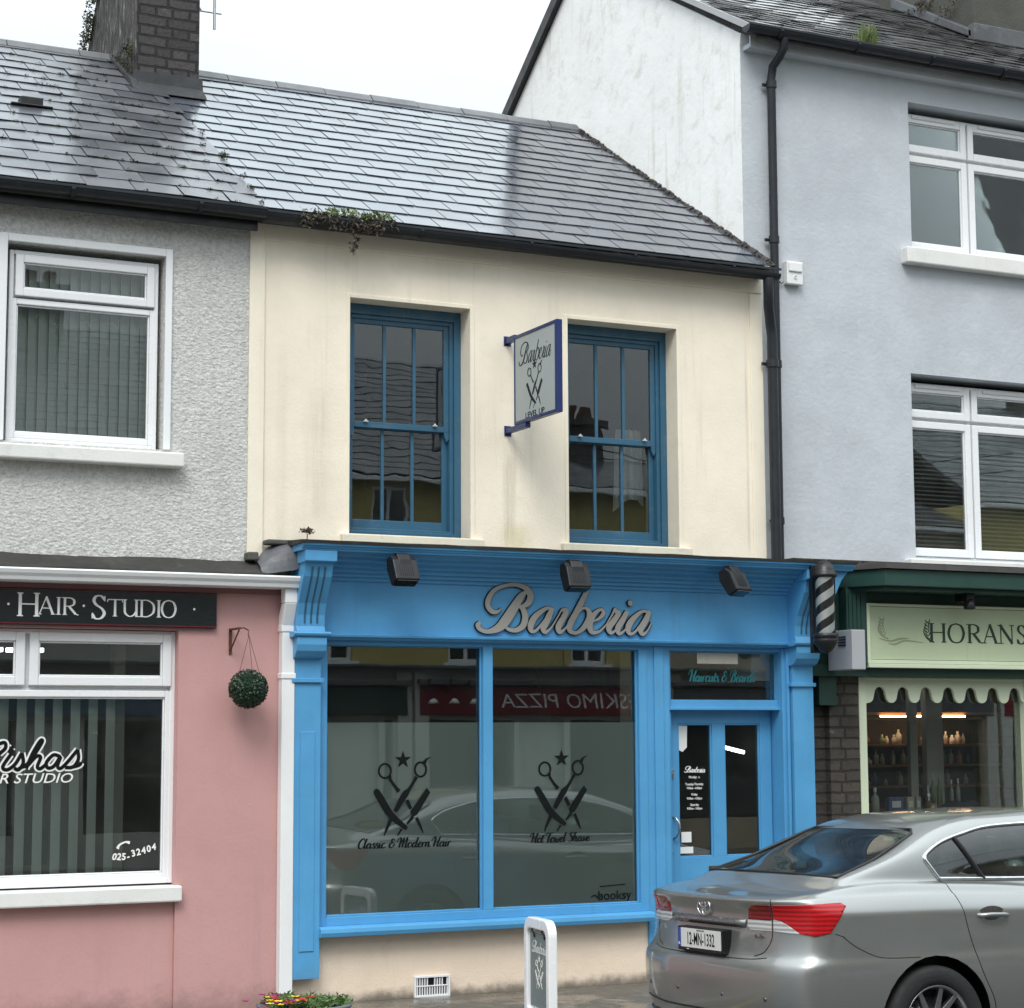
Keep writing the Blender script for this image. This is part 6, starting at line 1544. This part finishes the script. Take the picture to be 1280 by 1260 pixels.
# ================================================================== opposite side of the street (seen in the glass)
def simple_window(parent, x0, x1, z0, z1, yf, glass='glass_upvc'):
    """yf = facade plane, facing +y"""
    mb = MB(); mb.rect(x0, x1, z0, z1, yf-.12, yf-.06, .06); mb.box(x0+.06, x1-.06, yf-.11, yf-.05, (z0+z1)/2-.03, (z0+z1)/2+.03); mb.box((x0+x1)/2-.03, (x0+x1)/2+.03, yf-.11, yf-.065, z0+.06, z1-.06)
    mb.box(x0-.08, x1+.08, yf-.1, yf+.07, z0-.1, z0)
    w = mb.build('window', 'upvc_white', parent, bevel=.005)
    B('window_pane', glass, w, (x0+.05, x1-.05, yf-.09, yf-.085, z0+.05, z1-.05))
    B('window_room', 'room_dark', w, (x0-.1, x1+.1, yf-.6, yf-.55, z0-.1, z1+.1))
def opp_house(name, label, x0, x1, yf, eave, ridge_z, wall, wins, roof='slate_worn', low=2.95, chimneys=()):
    h = thing(name, label, 'house', ((x0+x1)/2, yf, 0))
    ops = [(a, b, c, d) for a, b, c, d in wins]
    wall_grid(x0, x1, low, eave, ops, yf, yf-.3).build('wall', wall, h)
    for w in wins: simple_window(h, *w, yf)
    B('wall_rear', wall, h, (x0, x1, yf-8.1, yf-8, 0, eave), (x0, x0+.1, yf-8, yf-.3, 0, eave), (x1-.1, x1, yf-8, yf-.3, 0, eave))
    mb, P_, L_ = slates(x0, x1, yf+.22, eave, yf-4.1, ridge_z, .26, .34, int(x0*7) % 97, jit=.4, sag=.004); mb.build('roof', roof, h)
    mb = MB(); mb.prism([(yf+.22, eave-.03), (yf-4.1, ridge_z-.03), (yf-8.3, eave-.03), (yf-8.3, eave-.1), (yf-4.1, ridge_z-.1), (yf+.2, eave-.1)], 'X', x0, x1); mb.build('roof_deck', 'lead_dark', h)
    mb = MB(); mb.box(x0, x1, yf+.16, yf+.28, eave-.10, eave-.02); mb.build('gutter', 'white_trim', h, bevel=.01)
    for cx in chimneys: c = B('chimney', 'cement', h, (cx-.35, cx+.35, yf-4.5, yf-3.8, ridge_z-.6, ridge_z+.55), bevel=.02); B('chimney_cap', 'cement', c, (cx-.42, cx+.42, yf-4.57, yf-3.73, ridge_z+.55, ridge_z+.66)); B('chimney_pot', 'rust', c, (cx-.27, cx-.05, yf-4.3, yf-4.1, ridge_z+.66, ridge_z+.95), bevel=.03); B('chimney_pot', 'rust', c, (cx+.07, cx+.28, yf-4.3, yf-4.1, ridge_z+.66, ridge_z+.95), bevel=.03)
    return h
YF = -2.0
opp_house('yellow_house', 'mustard yellow rendered terrace house across the street above the pizza shop', 10.4, 15.0, YF, 6.03, 8.75, 'yellow_render', [(10.62, 11.32, 3.05, 4.25), (12.95, 13.62, 3.05, 4.25), (11.85, 12.5, 4.7, 5.85), (13.9, 14.5, 4.7, 5.85)], chimneys=(12.2,))
opp_house('ochre_house', 'low ochre rendered house across the street between the yellow and tan ones', 15.02, 16.9, YF, 6.0, 7.3, 'yellow_render', [(15.15, 15.8, 3.05, 4.25)])
opp_house('tan_house', 'low tan rendered house across the street to the right of the yellow one', 16.95, 24, YF, 5.7, 7.2, 'tan_render', [(18, 19, 4.2, 5.5), (21, 22, 4.2, 5.5)], chimneys=(17.7,))
opp_house('white_house', 'off white rendered house across the street facing the pebbledashed house', 3.0, 10.35, YF, 6.1, 8.8, 'pale_render', [(4.2, 5.2, 4.2, 5.7), (7.6, 8.6, 4.2, 5.7)], chimneys=(7.3,))
opp_house('end_house', 'pale rendered house across the street behind the camera', -5, 2.95, YF-.1, 5.8, 8.3, 'tan_render', [(-3, -2, 4.0, 5.5), (.4, 1.4, 4.0, 5.5)], chimneys=(-1.,))
opp_house('far_house', 'yellow rendered house farthest up the street across the road', 24.05, 34, YF, 6.2, 8.9, 'yellow_render', [(26, 27, 4.2, 5.8), (30, 31, 4.2, 5.8)], chimneys=(29,))
def shop(label, x0, x1, fascia, wallm, z0=2.22, z1=2.68, sgn=None):
    h = thing('shop_unit', label, 'shop', ((x0+x1)/2, YF, 0))
    ops = [(x0+.3, (x0+x1)/2-.5, .5, 2.15), ((x0+x1)/2+.5, x1-.3, .5, 2.15), ((x0+x1)/2-.4, (x0+x1)/2+.4, .0, 2.15)]
    wall_grid(x0, x1, -.05, 2.95, ops, YF+.02, YF-.3).build('wall', wallm, h)
    B('fascia', fascia, h, (x0+.1, x1-.1, YF+.02, YF+.14, z0, z1), bevel=.01)
    B('cornice', 'lead_sheet', h, (x0, x1, YF+.0, YF+.3, 2.95, 3.0), (x0+.05, x1-.05, YF+.02, YF+.24, z1+.02, z1+.10), bevel=.01)
    B('window_pane', 'glass_upvc', h, (ops[0][0], ops[0][1], YF-.1, YF-.095, .5, 2.15), (ops[1][0], ops[1][1], YF-.1, YF-.095, .5, 2.15))
    B('door', 'slat_grey', h, (ops[2][0], ops[2][1], YF-.15, YF-.1, 0, 2.15))
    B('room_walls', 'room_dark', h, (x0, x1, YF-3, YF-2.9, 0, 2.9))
    for px_ in (x0+.02, x1-.26): B('pilaster', 'pale_render', h, (px_, px_+.24, YF+.02, YF+.12, 0, 2.9), bevel=.01)
    return h
shop('dark green shopfront across the street under the yellow house', 10.4, 12.3, 'dark_green', 'pale_render', 2.22, 2.66)
pz = shop('maroon fronted pizza shop across the street under the yellow house', 12.32, 16.9, 'red_fascia', 'slat_grey')
fr = Frame((14.95, YF+.14, 2.385), (-1, 0, 0), (0, 0, 1), (0, 1, 0)); mb = MB(); font_text(mb, fr, 'ESKIMO PIZZA', .34, -.12, -.05, 1.14, .15, h1=.01, bold=-.002); mb.build('lettering', 'letter_white', pz)
for i, x in enumerate((12.50, 12.86, 13.2)):
    t = thing('swan_neck_lamp', ('first', 'second', 'third')[i]+' swan neck lamp from the pilaster over the maroon pizza fascia across the street', 'lamp', (x, YF+.2, 2.8), 'swan neck lamps over the pizza shop')
    mb = MB(); mb.tube([(x, YF+.14, 2.60), (x, YF+.3, 2.78), (x, YF+.42, 2.74), (x, YF+.44, 2.50)], .018, 8); mb.build('arm', 'brass', t)
    mb = MB(); mb.lathe([(.02, .08), (.05, .06), (.09, 0), (.085, 0)], (x, YF+.44, 2.40), 16); mb.build('lamp_shade', 'letter_white', t)
shop('pale shopfront across the street under the white house', 3.0, 10.35, 'blue_frame', 'pale_render')
shop('tan shopfront across the street at the tall tan house', 16.95, 24, 'lead_sheet', 'tan_render')
shop('tan shopfront across the street behind the camera', -5, 2.95, 'dark_green', 'tan_render')
shop('yellow shopfront farthest up the street across the road', 24.05, 34, 'red_fascia', 'yellow_render')
t = thing('overhead_cable', 'black cables strung between the houses across the street', 'cable', (17, YF+.4, 6.5))
mb = MB()
for z0, z1, sg in ((6.9, 6.6, .5), (6.6, 6.9, .35)): mb.tube([(14+i*.8, YF+.5+i*.1, z0+(z1-z0)*i/12-sg*math.sin(math.pi*i/12)) for i in range(13)], .012, 5)
mb.build('cable_run', 'black_plastic', t)

# ================================================================== daylight and camera
w = bpy.data.worlds.new('World'); scene.world = w; w.use_nodes = True
nt = w.node_tree; nt.nodes.clear()
out = nt.nodes.new('ShaderNodeOutputWorld'); bg = nt.nodes.new('ShaderNodeBackground')
sky = nt.nodes.new('ShaderNodeTexSky'); sky.sky_type = 'NISHITA'; sky.sun_disc = False; sky.sun_elevation = R(50); sky.sun_rotation = R(215); sky.air_density = 1.; sky.dust_density = 4.; sky.ozone_density = 1.
tc = nt.nodes.new('ShaderNodeTexCoord'); mp = nt.nodes.new('ShaderNodeMapping'); mp.inputs['Scale'].default_value = (1, 1, 2.6)
ns = nt.nodes.new('ShaderNodeTexNoise'); ns.inputs['Scale'].default_value = 1.6; ns.inputs['Detail'].default_value = 6; ns.inputs['Roughness'].default_value = .5
nt.links.new(tc.outputs['Generated'], mp.inputs[0]); nt.links.new(mp.outputs[0], ns.inputs['Vector'])
cr = nt.nodes.new('ShaderNodeValToRGB'); cr.color_ramp.elements[0].position = .35; cr.color_ramp.elements[0].color = (.76, .88, .94, 1); cr.color_ramp.elements[1].position = .65; cr.color_ramp.elements[1].color = (.95, .99, 1., 1)
nt.links.new(ns.outputs['Fac'], cr.inputs[0])
mul = nt.nodes.new('ShaderNodeVectorMath'); mul.operation = 'SCALE'; nt.links.new(cr.outputs[0], mul.inputs[0])
sxyz = nt.nodes.new('ShaderNodeSeparateXYZ'); nt.links.new(tc.outputs['Generated'], sxyz.inputs[0])
mr = nt.nodes.new('ShaderNodeMapRange'); mr.inputs['From Min'].default_value = 0; mr.inputs['From Max'].default_value = 1; mr.inputs['To Min'].default_value = 1.0; mr.inputs['To Max'].default_value = 20.5   # overcast: zenith brighter than horizon
nt.links.new(sxyz.outputs[2], mr.inputs[0]); nt.links.new(mr.outputs[0], mul.inputs['Scale'])
mx = nt.nodes.new('ShaderNodeMix'); mx.data_type = 'RGBA'; mx.inputs[0].default_value = .88
nt.links.new(sky.outputs[0], mx.inputs[6]); nt.links.new(mul.outputs[0], mx.inputs[7])
nt.links.new(mx.outputs[2], bg.inputs[0]); bg.inputs[1].default_value = .12; nt.links.new(bg.outputs[0], out.inputs[0])
sd = bpy.data.lights.new('Sun', 'SUN'); sd.energy = 1.4; sd.angle = R(25); sd.color = (1, .97, .92); so = bpy.data.objects.new('Sun', sd); COL.objects.link(so)
el, az = R(50), R(215)   # sun direction matches the sky
dv = Vector((math.sin(az)*math.cos(el), math.cos(az)*math.cos(el), math.sin(el))); so.rotation_euler = dv.to_track_quat('Z', 'Y').to_euler(); so.location = dv*40
cd = bpy.data.cameras.new('Camera'); cam = bpy.data.objects.new('Camera', cd); COL.objects.link(cam); scene.camera = cam
r_, u_, w_ = Vector((0.89988256, -0.43610542, -0.00484172)), Vector((-0.04665033, -0.10728665, 0.99313308)), Vector((0.43363017, 0.89347727, 0.11688984))
mt = Matrix((r_, u_, -w_)).transposed().to_4x4(); mt.translation = (0, 0, 1.84); cam.matrix_world = mt
cd.sensor_fit = 'HORIZONTAL'; cd.sensor_width = 36; cd.lens = 2498.7/1280*36; cd.clip_start = .05; cd.clip_end = 400
vs_ = scene.view_settings; vs_.view_transform = 'Standard'; vs_.look = 'None'; vs_.gamma = 1; vs_.use_curve_mapping = False; vs_.exposure = .45
scene.cycles.max_bounces = 10; scene.cycles.transparent_max_bounces = 16; scene.cycles.use_denoising = True
scene.render.resolution_x = 1024; scene.render.resolution_y = 1008
for o in bpy.data.objects:
    if '_org' in o: del o['_org']
